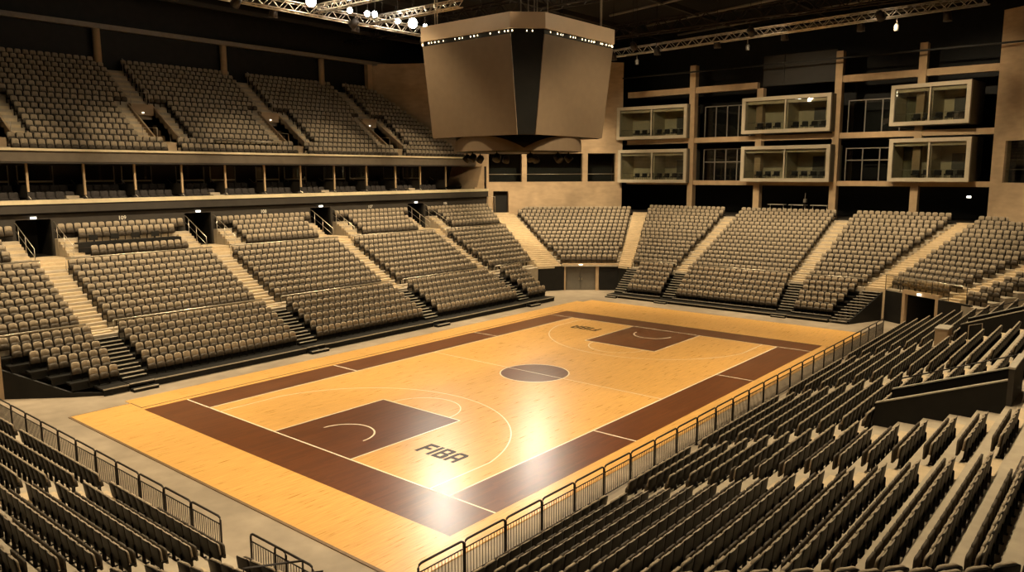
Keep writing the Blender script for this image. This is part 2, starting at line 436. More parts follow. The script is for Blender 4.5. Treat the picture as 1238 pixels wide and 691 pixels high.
bleacher_x(lambda i: AX[4], endR, 'short black bleacher at the far end of the long stand by the corner door')
lb = ['nearest to the corner opening', 'second from the corner opening', 'third from the corner opening', 'beside the corner door']
for k in range(1, 5): bleacher_steps(AX[k] - AW, AX[k], 'black bleacher stair with pale nosings, long stand, ' + lb[k - 1])
for i in range(6):
    y = TY[i + 1] - .1
    row((cutL(i), y, TZ[i]), (AX[1] - AW - .04, y, TZ[i]), (0, -1), 'long', i)
    for k in range(1, 4): row((AX[k] + .04, y, TZ[i]), (AX[k + 1] - AW - .04, y, TZ[i]), (0, -1), 'long', i)
    row((AX[4] + .04, y, TZ[i]), (endR(i) - .05, y, TZ[i]), (0, -1), 'long', i)

struct(MB().box((-16, 24.45, -.03), (-6.4, 24.6, 2.12)).build('wall_stand_front', M['black']))
struct(MB().box((-5.62, 23.7, -.03), (-5.38, 23.95, 2.12)).build('column_9', M['wallb']))
# rails across the long stand
def cross_rail(x0, x1, y, z0, h, label, group):
    t = thing('cross_rail', label, 'railing', (0, 0, 0), 0, group)
    MB().tube([(x0, y, z0 + h), (x1, y, z0 + h)], .045, 6).build('handrail', M['rail'], t)
    n = max(2, int((x1 - x0) / 1.6))
    for i in range(n + 1): MB().tube([(x0 + (x1 - x0) * i / n, y, z0), (x0 + (x1 - x0) * i / n, y, z0 + h)], .02, 5).build('post', M['rail'], t)
    return t
bn = ['by the corner opening', 'between first and second stairs', 'between second and third stairs', 'between third and last stairs', 'beside the corner door']
for k in range(5):
    x0 = AX[k] + .05 if k else AX[0] - 0.2 + .3
    x1 = AX[k + 1] - AW - .05 if k < 4 else nxr(24.9) - .2
    cross_rail(x0, x1, 24.95, 2.12, .62, 'long pale rail above the black bleachers of the long stand, ' + bn[k], 'pale rails above the bleachers')
    x1 = AX[k + 1] - AW - .05 if k < 4 else nxr(30.8) - .2
    cross_rail(x0, x1, 30.62, 4.95, .66, 'pale upper rail below the top rows of the long stand, ' + bn[k], 'pale upper rails of the long stand')

# media desk in the top rows
t = thing('media_desk', 'long black desk built over the top rows of the long stand', 'desk', (0, 0, 0))
MB().box((AX[1] + 1.3, 32.0, 6.25), (AX[2] - 2.6, 32.55, 6.33)).build('desk_top', M['black'], t)
MB().box((AX[1] + 1.3, 31.98, 5.62), (AX[2] - 2.6, 32.03, 6.3)).build('front_panel', M['black'], t)
MB().tube([(AX[1] + 1.3, 31.75, 6.05), (AX[2] - 2.4, 31.75, 6.05)], .03).build('rail', M['steel'], t)
for i in range(4):
    x = AX[1] + 2.3 + i * 1.25
    m_ = thing('monitor', 'black monitor on the media desk, %s from the stair' % ORD[i + 1], 'monitor', (x, 32.3, 6.33), 0, 'monitors on the media desk')
    MB().box((-.25, -.02, .10), (.25, .02, .42)).build('screen', M['black'], m_); MB().box((-.1, -.08, 0), (.1, .08, .02)).box((-.02, -.01, 0), (.02, .01, .12)).build('stand', M['black'], m_)

# --- concourse wall of the long stand with its doors
w = MB(); y = 34.0; segs = []
xs = -16.0
for xa in AX:
    w.box((xs, y, 4.9), (xa - 1.25, y + .25, 8.6)); w.box((xa - 1.25, y, 7.72), (xa + .65, y + .25, 8.6)); xs = xa + .65
w.box((xs, y, 4.9), (40.0, y + .25, 8.6))
struct(w.build('wall_north', M['dark'])); 
w = MB().box((-16, 33.93, 7.97), (39.9, 34.0, 8.05)); struct(w.build('trim_1', M['black']))
w = MB().box((-16, 33.7, 8.1), (39.9, 34.0, 8.62)); struct(w.build('trim_2', M['dark']))
w = MB().box((-16, 33.62, 8.62), (39.9, 34.25, 8.86)); struct(w.build('trim_3', M['ledge']))
for k, xa in enumerate(AX):
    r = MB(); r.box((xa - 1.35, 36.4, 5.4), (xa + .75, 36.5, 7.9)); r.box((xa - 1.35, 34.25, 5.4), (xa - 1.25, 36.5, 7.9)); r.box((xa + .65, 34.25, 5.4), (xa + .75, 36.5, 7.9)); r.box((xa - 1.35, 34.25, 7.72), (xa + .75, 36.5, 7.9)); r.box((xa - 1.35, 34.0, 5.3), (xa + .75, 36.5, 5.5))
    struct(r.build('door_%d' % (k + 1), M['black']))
    if k:
        s_ = MB().box((xa - .45, 33.90, 7.76), (xa - .15, 33.98, 7.88)).build('exit_sign', M['sign'])
        tag(s_, 'small lit sign above the dark doorway, %s doorway along the long stand' % ORD[k], 'sign', 'lit signs above the long stand doorways')
    for sx in (xa + .72, xa - 1.32):
        h = thing('guard_rail', 'sloping pale guard rail %s the %s dark doorway of the long stand' % ('right of' if sx > xa else 'left of', ORD[k] if k else 'unseen'), 'railing', (0, 0, 0), 0, 'guard rails beside the doorways')
        MB().tube([(sx, 31.15, 5.0), (sx, 31.15, 6.25), (sx, 33.75, 7.55), (sx, 33.9, 7.55)], .022).tube([(sx, 31.15, 5.75), (sx, 33.8, 7.1)], .012).build('handrail', M['rail'], h)
        for yy, zt in ((32.4, 6.88), (33.4, 7.38)): MB().tube([(sx, yy, 5.5), (sx, yy, zt)], .02).build('post', M['rail'], h)
def text_mesh(s, size, name):
    cu = bpy.data.curves.new(name, 'FONT'); cu.body = s; cu.size = size; cu.extrude = .01; cu.align_x = 'CENTER'
    o = bpy.data.objects.new(name, cu); COL.objects.link(o)
    me = bpy.data.meshes.new_from_object(o.evaluated_get(bpy.context.evaluated_depsgraph_get()))
    bpy.data.objects.remove(o); return me
for k, s in enumerate(['109', '108', '107', '106']):
    xx = [5.0, 15.2, 25.3, 34.2][k]
    me = text_mesh(s, .34, 'section_number'); me.materials.clear(); me.materials.append(M['signp'])
    o = bpy.data.objects.new('section_number', me); COL.objects.link(o); o.location = (xx, 33.98, 7.50); o.rotation_euler = (pi / 2, 0, 0)
    tag(o, 'small white section number on the dark concourse wall, %s from the corner opening' % ORD[k + 1], 'sign', 'white section numbers')

# --- corner section over the door
NL0, NL1 = V3(38.25, 23.45), V3(42.3, 32.6); NR0, NR1 = V3(41.25, 19.6), V3(49.7, 23.2)
n = 14; lines = []
for i in range(n + 1):
    f = i / n; z = 2.25 + 4.25 * i / n
    lines.append((tuple(NL0 + (NL1 - NL0) * f), tuple(NR0 + (NR1 - NR0) * f), z))
tier(lines, 2.12, 'floor_corner_section', M['tread'])
for i in range(n):
    f = (i + .85) / n; z = 2.25 + 4.25 * i / n
    row((*(NL0 + (NL1 - NL0) * f), z), (*(NR0 + (NR1 - NR0) * f), z), (-1, -1), 'corner', i)
# corner aisles as sloping stairs
def ramp_stairs(name, A0, B0, A1, B1, z0, z1, steps, zb=None, mi='step', nos=False):
    b = MB()
    A0, B0, A1, B1 = [np.array(q, float) for q in (A0, B0, A1, B1)]
    for i in range(steps):
        f0, f1 = i / steps, (i + 1) / steps; z = z0 + (z1 - z0) * (i + 1) / steps
        p = [A0 + (A1 - A0) * f0, B0 + (B1 - B0) * f0, B0 + (B1 - B0) * f1, A0 + (A1 - A0) * f1]
        area = (p[1] - p[0])[0] * (p[2] - p[0])[1] - (p[1] - p[0])[1] * (p[2] - p[0])[0]
        if area < 0: p = p[::-1]
        zz = (z0 - .1 if zb is None else zb)
        b.hexa([(*q, zz) for q in p], [(*q, z) for q in p])
    return struct(b.build(name, M[mi]))
ramp_stairs('floor_corner_stair', (nxr(24.6) + .02, 24.6), (38.2, 23.5), (nxr(33.9) + .02, 33.9), (42.25, 32.65), 2.1, 6.5, 30)
ramp_stairs('floor_corner_stair', (41.3, 19.55), (41.02, 18.05), (49.7, 23.15), (50.0, 21.75), 2.1, 6.5, 30)

# --- end stand
EN = 16
def ex(j): return 41.0 + .565 * j
def ez(j): return 2.2 + .278 * j
def lin(a, b): return lambda x: a + (b - a) * (x - 41) / 9
E1R, E2L, E2R, E3L, E3R, E4L, E4R = lin(18.0, 21.7), lin(13.7, 13.4), lin(12.6, 12.3), lin(4.05, 3.5), lin(3.0, 2.4), lin(-1.2, -5.0), lin(-2.6, -6.2)
for nm_, fa, fb in (('floor_end_stand', E1R, E4L),):
    lines = [((ex(j), fa(ex(j))), (ex(j), fb(ex(j))), ez(j)) for j in range(EN)] + [((50.6, fa(50.6)), (50.6, fb(50.6)), ez(EN - 1))]
    tier(lines, 0, nm_, M['tread'])
b = MB()
for fa, fb in ((E2L, E2R), (E3L, E3R)):
    for j in range(EN - 1):
        x0, x1 = ex(j) + .28, ex(j + 1); b.hexa([(x0, fb(x0), ez(j)), (x1, fb(x1), ez(j)), (x1, fa(x1), ez(j)), (x0, fa(x0), ez(j))], [(x0, fb(x0), ez(j) + .14), (x1, fb(x1), ez(j) + .14), (x1, fa(x1), ez(j) + .14), (x0, fa(x0), ez(j) + .14)])
struct(b.build('floor_end_stand_stairs', M['step']))
ramp_stairs('floor_corner_stair', (41.0, -1.25), (41.0, -2.6), (50.5, -5.2), (50.5, -6.4), 2.1, 6.5, 30, 0)
for j in range(EN):
    x = ex(j) + .47
    for fa, fb in ((E1R, E2L), (E2R, E3L), (E3R, E4L)):
        row((x, fa(x) - .08, ez(j)), (x, fb(x) + .08, ez(j)), (-1, 0), 'end', 6 + j)
# retractable bleachers of the end stand
EX = [37.7] + [39.1 + .42 * i for i in range(5)] + [41.0]; EZ = [.2 + .34 * i for i in range(6)]
def bleacher_y(ya, yb, label):
    t = thing('retractable_bleacher', label, 'bleacher', (0, 0, 0), 0, 'black retractable bleachers')
    d = MB(); ns = MB(); sd = MB()
    for i in range(6):
        x0, x1 = EX[i], EX[i + 1]
        d.box((x0, yb(i), EZ[i] - .1), (x1 + .02, ya(i), EZ[i])); d.box((x0 + .06, yb(i) + .05, -.03 if i == 0 else EZ[i - 1] - .1), (x0 + .1, ya(i) - .05, EZ[i] - .1))
    for xx, zz in ((EX[0] - .03, EZ[0]), (EX[0] + .75, EZ[0] + .16)):
        MB().box((xx, yb(0), zz - .05), (xx + .03, ya(0), zz + .01)).build('front_nosing', M['nosing'], t)
    d.box((EX[0] + .77, yb(0), EZ[0]), (EX[0] + .82, ya(0), EZ[0] + .16))
    d.build('deck', M['deckb'], t)
    for yf, s in ((ya, -1), (yb, 1)):
        sd = MB()
        for i in range(6): sd.box((EX[i] + (.02 if i == 0 else 0), yf(i), -.03), (EX[i + 1], yf(i) + .04 * s, EZ[i] - .1))
        sd.build('side_panel', M['black'], t)
def steps_y(ya, yb, label):
    t = thing('bleacher_stair', label, 'stair', (0, 0, 0), 0, 'black stairs through the bleachers')
    d = MB(); ns = MB()
    for i in range(6):
        x0, x1 = EX[i], EX[i + 1]; xm = (x0 + x1) / 2 if i else x1 - .25
        d.box((x0 - .02, yb + .03, EZ[i] - .12), (x1, ya - .03, EZ[i] + .012)); d.box((x0 - .05, yb + .03, EZ[i] - .02), (x0 + .04, ya - .03, EZ[i] + .02), 1)
        d.box((xm, yb + .03, EZ[i]), (x1, ya - .03, EZ[i] + .17)); d.box((xm - .03, yb + .03, EZ[i] + .15), (xm + .05, ya - .03, EZ[i] + .185), 1)
    d.box((EX[0] - .32, yb + .03, -.03), (EX[0] - .04, ya - .03, .09)); d.box((EX[0] - .33, yb + .03, .07), (EX[0] - .25, ya - .03, .1), 1)
    d.build('tread', [M['deckb'], M['nosing']], t)
K = lambda v: (lambda i: v)
eR = lambda i: .2 - .22 * i
bleacher_y(K(17.3), K(13.75), 'narrow black bleacher of the end stand beside the corner door')
bleacher_y(K(12.65), K(4.15), 'wide black bleacher in the middle of the end stand')
bleacher_y(K(3.05), eR, 'black bleacher with stepped end near the wood-framed opening')
steps_y(18.4, 17.3, 'black bleacher stair of the end stand at the corner door side')
steps_y(13.75, 12.65, 'black bleacher stair of the end stand left of the wide block')
steps_y(4.15, 3.05, 'black bleacher stair of the end stand right of the wide block')
t = thing('bleacher_stair', 'black fanned stair with pale nosings beside the dark end opening', 'stair', (0, 0, 0), 0, 'black stairs through the bleachers')
d = MB(); ns = MB()
for i in range(12):
    x0 = EX[0] + .15 + i * .27; z = .15 + i * .165; y0 = .15 - i * .115; y1 = y0 - 1.1
    d.hexa([(x0, y1 - .12, z - .1), (x0 + .3, y1 - .2, z - .1), (x0 + .3, y0, z - .1), (x0, y0, z - .1)], [(x0, y1 - .12, z), (x0 + .3, y1 - .2, z), (x0 + .3, y0, z), (x0, y0, z)])
    d.hexa([(x0 - .03, y1 - .1, z - .02), (x0 + .05, y1 - .12, z - .02), (x0 + .05, y0, z - .02), (x0 - .03, y0, z - .02)], [(x0 - .03, y1 - .1, z + .012), (x0 + .05, y1 - .12, z + .012), (x0 + .05, y0, z + .012), (x0 - .03, y0, z + .012)], 1)
d.build('tread', [M['deckb'], M['nosing']], t)
MB().hexa([(38, -1.15, -.03), (41, -2.45, -.03), (41, -2.4, -.03), (38, -1.1, -.03)], [(38, -1.15, .15), (41, -2.45, 2.0), (41, -2.4, 2.0), (38, -1.1, .15)]).build('side_panel', M['black'], t)
for i in range(6):
    x = EX[i + 1] - .08
    for a, c in ((17.26, 13.8), (12.6, 4.2), (3.0, eR(i) + .05)): row((x, a, EZ[i]), (x, c, EZ[i]), (-1, 0), 'end', i)
for y0, y1, l in ((18.0, 13.75, 'beside the corner door'), (12.6, 4.1, 'in the middle'), (3.0, -1.1, 'next to the framed opening')):
    t = thing('cross_rail', 'pale rail above the black bleachers of the end stand, ' + l, 'railing', (0, 0, 0), 0, 'pale rails of the end stand')
    MB().tube([(41.0, y0, 2.85), (41.0, y1, 2.85)], .04).build('handrail', M['rail'], t)
    n_ = max(2, int((y0 - y1) / 1.6))
    for i in range(n_ + 1): yy = y0 + (y1 - y0) * i / n_; MB().tube([(41.0, yy, 2.2), (41.0, yy, 2.85)], .02, 5).build('post', M['rail'], t)

# front walls under the fixed tiers: corner with the grey double door
dirn = (NR0 - NL0) / np.linalg.norm(NR0 - NL0)
P0 = V3(38.4, 23.36); P1 = V3(40.24, 21.07); P2 = V3(41.4, 19.6); PL = V3(36.3, 24.6)
w = MB(); w.wallseg(PL, P0, .2, 0, 2.15); w.wallseg(P1 + dirn * .2, P2, .2, 0, 2.15); w.wallseg(P2, (41.05, 18.3), .2, 0, 2.15); struct(w.build('wall_corner', M['black']))
w = MB(); 
for q in (P0, P1): w.wallseg(q - dirn * .14, q + dirn * .14, .3, -.03, 2.12)
w.wallseg(P0 - dirn * .14, P2, .32, 2.12, 2.36); struct(w.build('door_6', M['wallb']))
t = thing('double_door', 'grey double door in a concrete frame under the corner seats', 'door', (0, 0, 0))
off = np.array([dirn[1], -dirn[0]]) * -.18
for s in (0, 1):
    a = P0 + dirn * .14 + off + (P1 - P0 - dirn * .28) * (s * .5 + .004); c = P0 + dirn * .14 + off + (P1 - P0 - dirn * .28) * (s * .5 + .496)
    lf = MB().wallseg(a, c, .06, -.03, 2.12).build('door_leaf', M['door'], t)
    hh = (c if s == 0 else a) + dirn * (-.1 if s == 0 else .1) - off * .2
    MB().box((hh[0] - .05, hh[1] - .05, .9), (hh[0] + .02, hh[1] + .02, 1.1)).build('door_handle', M['rail'], lf)
c = (P0 + P1) / 2; nn = np.array([-dirn[1], dirn[0]]) * -.06
tag(MB().wallseg(c - dirn * .16 + nn, c + dirn * .16 + nn, .05, 2.18, 2.32).build('exit_sign', M['sign']), 'small lit sign above the grey corner double door', 'sign')
# --- far corner by the near-side stand
SF0, SF1 = V3(41.0, -2.6), V3(38.0, -7.4)
G0, G1 = V3(38.5, -6.6), V3(49.0, -14.2)
n = 15; lines = []
L0, L1 = V3(41.0, -2.65), V3(50.6, -6.45)
for i in range(n + 1):
    f = i / n; z = 2.25 + 4.2 * f
    lines.append((tuple(L0 + (L1 - L0) * f), tuple(G0 + (G1 - G0) * f), z))
tier(lines, 2.12, 'floor_bend_section', M['tread'])
for i in range(n):
    f = (i + .85) / n; z = 2.25 + 4.2 * i / n
    row((*(L0 + (L1 - L0) * f), z), (*(G0 + (G1 - G0) * f), z), (-1, .3), 'bend', i)
def bdir(f):
    d_ = (G0 + (G1 - G0) * f) - (L0 + (L1 - L0) * f); return d_ / np.linalg.norm(d_)
def gpt(f, k): return G0 + (G1 - G0) * f + bdir(f) * k
ramp_stairs('floor_bend_stair', gpt(0, .04), gpt(0, 1.0), gpt(1, .04), gpt(1, 1.0), 2.0, 6.4, 30, 0)
tier([(tuple(gpt(i / n, 1.04)), tuple(gpt(i / n, 2.75)), 2.05 + 4.2 * i / n) for i in range(n + 1)], 0, 'floor_wedge_section', M['tread'])
for i in range(n):
    f = (i + .85) / n
    row((*gpt(f, 1.1), 2.05 + 4.2 * i / n), (*gpt(f, 2.7), 2.05 + 4.2 * i / n), (-1, .3), 'wedge', i)
# framed opening below
sd = (SF1 - SF0) / np.linalg.norm(SF1 - SF0); Q0, Q1 = V3(40.1, -4.0), V3(38.65, -6.3)
w = MB(); w.wallseg(SF0, Q0 - sd * .1, .2, 0, 2.15); w.wallseg(Q1 + sd * .1, SF1 + sd * 1.2, .2, 0, 2.15); w.wallseg((41.05, -1.2), SF0, .2, 0, 2.15); struct(w.build('wall_bend', M['black']))
w = MB()
for q in (Q0, Q1): w.wallseg(q - sd * .12, q + sd * .12, .25, -.03, 2.15)
w.wallseg(Q0 - sd * .12, Q1 + sd * .12, .28, 2.15, 2.42); struct(w.build('door_7', M['wallb']))
w = MB(); nb = np.array([-sd[1], sd[0]])
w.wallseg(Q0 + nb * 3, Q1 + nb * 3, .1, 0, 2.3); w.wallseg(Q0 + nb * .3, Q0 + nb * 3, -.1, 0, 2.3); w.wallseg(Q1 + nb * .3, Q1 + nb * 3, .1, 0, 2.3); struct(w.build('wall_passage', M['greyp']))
q = (Q0 + Q1) / 2 - nb * .05
tag(MB().wallseg(q - sd * .15, q + sd * .15, -.05, 2.2, 2.34).build('exit_sign', M['sign']), 'small lit sign on the lintel of the framed end opening', 'sign')
t = thing('balustrade', 'glazed balustrade above the framed opening at the far bend', 'railing', (0, 0, 0))
MB().tube([(*SF0, 3.25), (*(SF1 + sd * .9), 3.25)], .035).build('handrail', M['rail'], t)
MB().wallseg(SF0, SF1 + sd * .9, .012, 2.4, 3.2).build('panel', M['railglass'], t)
for i in range(6): q = SF0 + (SF1 + sd * .9 - SF0) * i / 5; MB().tube([(*q, 2.2), (*q, 3.25)], .025, 5).build('post', M['steel'], t)

# ------------------------------------------------------------------ near side stand (rows run along x, seats face +y)
SR = 18
def sy(r): return -4.8 - .694 * r          # line of the backs
def sz(r): return max(0.0, .752 + .263 * r - .735)
def sgaps(r):
    g = [(1.98, 3.2), (15.7, 16.8)]
    g.append((7.3, 8.1) if r < 9 else (6.1, 10.9) if r <= 13 else (6.1, 8.1))
    g.append((24.4, 25.5) if r < 8 else (24.4, 28.6) if r <= 12 else (24.4, 25.5))
    return sorted(g)
def srange(r): return (-4.6 if r < 12 else -4.2), (37.4 if r < 5 else 35.7)
lines = []
for r in range(SR): lines.append(((-6, sy(r) + .56), (35.8 if r > 4 else 38, sy(r) + .56), sz(r)))
lines.append(((-6, sy(SR) + .56), (35.8, sy(SR) + .56), sz(SR - 1)))
# cut out the two openings
def tier_cut(lines, cuts, name, m):
    out = []
    for i in range(len(lines) - 1):
        x0, x1 = lines[i][0][0], lines[i][1][0]; z = lines[i][2]; zp = lines[i - 1][2] if i else -.03
        y0, y1 = lines[i][0][1], lines[i + 1][0][1]
        xs_ = [x0]
        for (ca, cb, r0, r1) in cuts:
            if r0 <= i <= r1: xs_ += [ca, cb]
        xs_.append(x1)
        for k in range(0, len(xs_), 2): out.append((xs_[k], xs_[k + 1], y1, y0, z))
    b = MB()
    for (xa, xb, ya, yb, z) in out: b.box((xa, ya - .001, -.03), (xb, yb, z + .001))
    return struct(b.build(name, m))
tier_cut(lines, [(8.7, 10.6, 9, 13), (26.3, 28.2, 8, 12)], 'floor_near_stand', M['tread'])
b = MB()
for r in range(SR - 1):
    for (ga, gb) in sgaps(r):
        if gb - ga > 2: gb = ga + 1.2
        b.box((ga, sy(r) + .56 - .694, sz(r)), (gb, sy(r) + .56 - .36, sz(r) + (sz(r + 1) - sz(r)) / 2))
struct(b.build('floor_near_stand_stairs', M['step']))
for r in range(SR):
    xs, xe = srange(r); cur = xs; blk = 0
    for (ga, gb) in sgaps(r) + [(xe, xe)]:
        row((cur, sy(r), sz(r)), (ga, sy(r), sz(r)), (0, 1), 'near%d' % blk, r); cur = gb; blk += 1
# turning rows beyond the near end
for r in range(9, 17):
    P_ = V3(-4.45, sy(r) + .05); Q_ = P_ + V3(-3.2, 2.4)
    row((*P_, sz(r)), (*Q_, sz(r)), (1, 1), 'turn', r)
lines = []
for r in range(9, 18):
    P_ = V3(-4.4, sy(r) + .56); Q_ = P_ + V3(-3.2, 2.4); lines.append((tuple(Q_), tuple(P_), sz(min(r, 17))))
tier(lines, -.03, 'floor_turn_section', M['tread'])
# vomitory parapets
def vomitory(x0, x1, r0, r1, lab):
    ya, yb = sy(r0) + .56, sy(r1 + 1) + .56; za, zb_ = sz(r0), sz(r1)
    t = thing('vomitory_parapet', lab, 'parapet', (0, 0, 0), 0, 'black parapets around the stand openings')
    for i, xx in enumerate((x0 - .12, x1)):
        MB().hexa([(xx, yb, -.03), (xx + .12, yb, -.03), (xx + .12, ya, -.03), (xx, ya, -.03)], [(xx, yb, zb_ + 1.0), (xx + .12, yb, zb_ + 1.0), (xx + .12, ya, za + .72), (xx, ya, za + .72)]).build('side_panel', M['black'], t)
        MB().hexa([(xx - .02, yb, zb_ + 1.0), (xx + .14, yb, zb_ + 1.0), (xx + .14, ya, za + .72), (xx - .02, ya, za + .72)], [(xx - .02, yb, zb_ + 1.04), (xx + .14, yb, zb_ + 1.04), (xx + .14, ya, za + .76), (xx - .02, ya, za + .76)]).build('cap', M['nosing'], t)
    MB().box((x0 - .12, yb - .14, -.03), (x1 + .12, yb, zb_ + 1.35)).build('back_panel', M['dark'], t)
    MB().box((x0 - .14, yb - .16, zb_ + 1.35), (x1 + .14, yb + .02, zb_ + 1.41)).build('back_cap', M['nosing'], t)
    MB().tube([(x1 + .3, ya, za + .1), (x1 + .3, ya, za + 1.0), (x1 + .3, yb, zb_ + 1.35), (x1 + .3, yb, zb_ + .3)], .025).build('handrail', M['steel'], t)
    MB().box((x0, yb, -.02), (x1, ya, .02)).build('floor_panel', M['deckb'], t)
vomitory(8.7, 10.6, 9, 13, 'black parapet round the sunken opening in the middle of the near stand')
vomitory(26.3, 28.2, 8, 12, 'black parapet round the far sunken opening of the near stand')
w = thing('plinth', 'small pale concrete plinth in front of the far sunken opening', 'plinth', (0, 0, 0))
MB().box((25.0, sy(7) + .2, sz(7)), (26.2, sy(7) + .75, sz(7) + .85)).build('block', M['wallc'], w)
MB().box((24.97, sy(7) + .17, sz(7) + .85), (26.23, sy(7) + .78, sz(7) + .9)).build('cap', M['nosing'], w)
for i, (xx, r) in enumerate(((28.6, 9), (24.9, 8))):
    h = thing('stair_rail', ['bent pale stair rail right of the far sunken opening', 'bent pale stair rail left of the far sunken opening'][i], 'railing', (0, 0, 0), 0, 'bent stair rails by the far opening')
    MB().tube([(xx, sy(r), sz(r)), (xx, sy(r), sz(r) + .95), (xx, sy(r) - .55, sz(r) + 1.12), (xx, sy(r) - .6, sz(r) + .2)], .022).build('handrail', M['rail'], h)

# ------------------------------------------------------------------ near end stand (rows run along y, seats face +x)
WR = 12
def wx(r): return -7.4 - .748 * r
def wz(r): return max(0.0, .931 + .231 * r - .735)
b = MB()
for r in range(WR): b.box((wx(r + 1) + .56, -1.8, -.03), (wx(r) + .56, 22, wz(r)))
struct(b.build('floor_near_end_stand', M['tread']))
b = MB()
for r in range(WR - 1):
    for ga, gb in ((7.56, 8.28), (.16, .88)): b.box((wx(r + 1) + .56, ga, wz(r)), (wx(r) + .56 - .36, gb, wz(r) + .115))
struct(b.build('floor_near_end_stand_stairs', M['step']))
for r in range(WR):
    row((wx(r), 7.54, wz(r)), (wx(r), .9, wz(r)), (1, 0), 'west0', r)
    row((wx(r), 8.3, wz(r)), (wx(r), 15.2, wz(r)), (1, 0), 'west1', r)
    row((wx(r), 15.9, wz(r)), (wx(r), 21.5, wz(r)), (1, 0), 'west2', r)
    if r < 7: row((wx(r), .12, wz(r)), (wx(r) + .25, -1.75, wz(r)), (1, 0), 'west3', r)

# ------------------------------------------------------------------ upper tier
UN = 17
def uy(i): return 33.95 + .55 * i
def uz(i): return 11.55 + .395 * i
def uxr(y): return 37.6 - (y - 33.9) * .42
UC = [8.95 + PITCH_A * k for k in range(-2, 3)]           # aisle centres
UW = .78; VI0, VI1 = 2, 8                                   # opening spans rows 1..7
cuts_u = [(c - UW, c + UW) for c in UC]
b = MB()
for i in range(UN):
    xs_ = [-16.0]
    if VI0 <= i <= VI1:
        for c in cuts_u: xs_ += list(c)
    xs_.append(uxr(uy(i)))
    for k in range(0, len(xs_), 2): b.box((xs_[k], uy(i), 11.1 if i < 2 else uz(i) - .9), (xs_[k + 1], uy(i + 1) + .001, uz(i)))
struct(b.build('floor_upper_tier', M['tread']))
b = MB()
for c in UC:
    for i in range(UN - 1):
        if i > VI1: b.box((c - .6, uy(i) + .27, uz(i)), (c + .6, uy(i + 1), uz(i) + .2))
        elif i >= VI0:
            for s in (-1, 1): b.box((c + s * (UW + .12), uy(i) + .27, uz(i)), (c + s * (UW + .95), uy(i + 1), uz(i) + .2))
struct(b.build('floor_upper_tier_stairs', M['step']))
for i in range(UN):
    y = uy(i) + .45; cur = -15.5
    for c in UC + [None]:
        g = 0 if i < VI0 else (UW + 1.0 if i <= VI1 else .66)
        if c is None: row((cur, y, uz(i)), (uxr(y) - .1, y, uz(i)), (0, -1), 'upper', i)
        elif i >= VI0: row((cur, y, uz(i)), (c - g, y, uz(i)), (0, -1), 'upper', i); cur = c + g
        else: row((cur, y, uz(i)), (c - .5, y, uz(i)), (0, -1), 'upper', i); cur = c + .5
for k, c in enumerate(UC):
    t = MB(); ya, yb = uy(VI0), uy(VI1 + 1)
    for s in (-1, 1):
        xa = c + s * UW; xb = xa + s * .12
        x_0, x_1 = min(xa, xb), max(xa, xb)
        t.hexa([(x_0, ya, 11.2), (x_1, ya, 11.2), (x_1, yb, 11.2), (x_0, yb, 11.2)], [(x_0, ya, uz(VI0) + .35), (x_1, ya, uz(VI0) + .35), (x_1, yb, uz(VI1) + .5), (x_0, yb, uz(VI1) + .5)])
    t.box((c - UW, yb - .3, uz(VI1) - .25), (c + UW, yb, uz(VI1) + .5)); t.box((c - UW, ya, 11.1), (c + UW, yb + 2, 12.5))
    struct(t.build('wall_vomitory_%d' % (k + 1), M['wallc']))
    t = MB().box((c - UW - .1, yb + 1.0, 11.3), (c + UW + .1, yb + 1.1, uz(VI1) - .1)); t.box((c - UW - .1, yb, 12.5), (c - UW, yb + 1, uz(VI1) - .1)); t.box((c + UW, yb, 12.5), (c + UW + .1, yb + 1, uz(VI1) - .1)); struct(t.build('door_%d' % (8 + k), M['black']))
    if k > 0:
        tag(MB().box((c - .06, yb - .36, uz(VI1) - .11), (c + .06, yb - .31, uz(VI1) - .05)).build('exit_sign', M['sign']), 'small lit sign over the upper tier opening, %s from the left edge' % ORD[k], 'sign', 'lit signs over the upper openings')
        h = thing('guard_rail', 'pale tubular guard rail in front of the upper tier opening, %s from the left edge' % ORD[k], 'railing', (0, 0, 0), 0, 'guard rails of the upper openings')
        for s0, s1 in ((.1, UW), (-UW - .95, -UW)): q = MB(); q.tube([(c + s0, ya + .02, 12.3), (c + s0, ya + .02, 13.4), (c + s1, ya + .02, 13.4), (c + s1, ya + .02, 12.3)], .03); q.build('handrail', M['rail'], h)
        MB().tube([(c - .6, yb + .1, uz(9)), (c - .6, yb + .1, uz(9) + .95), (c + .5, yb + .1, uz(9) + .95), (c + .5, yb + .1, uz(9))], .03).build('handrail', M['rail'], h)
        for s in (1,):
            for i in range(9, 16, 2): MB().tube([(c + .66, uy(i), uz(i)), (c + .66, uy(i), uz(i) + 1.0), (c + .66, uy(i) + .5, uz(i) + 1.3), (c + .66, uy(i) + .5, uz(i + 1))], .022).build('stair_rail', M['rail'], h)
q = thing('glazed_guard', 'pale framed glass guard on the front rows between two upper stairs', 'railing', (0, 0, 0))
MB().tube([(UC[2] + 2.9, 34.48, uz(0)), (UC[2] + 2.9, 34.48, uz(0) + 1.15), (UC[3] - 1.9, 34.48, uz(0) + 1.15), (UC[3] - 1.9, 34.48, uz(0))], .05).build('frame', M['rail'], q)
MB().box((UC[2] + 2.9, 34.47, uz(0) + .75), (UC[3] - 1.9, 34.49, uz(0) + 1.1)).build('pane', M['railglass'], q)
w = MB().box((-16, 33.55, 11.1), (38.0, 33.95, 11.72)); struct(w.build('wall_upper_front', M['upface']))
w = MB().box((-16, 33.42, 11.72), (38.0, 33.97, 11.86)); struct(w.build('trim_4', M['ledge']))
w = MB().box((-16, 33.6, 11.0), (38.0, 38.5, 11.1)); struct(w.build('ceiling_middle_tier', M['dark']))
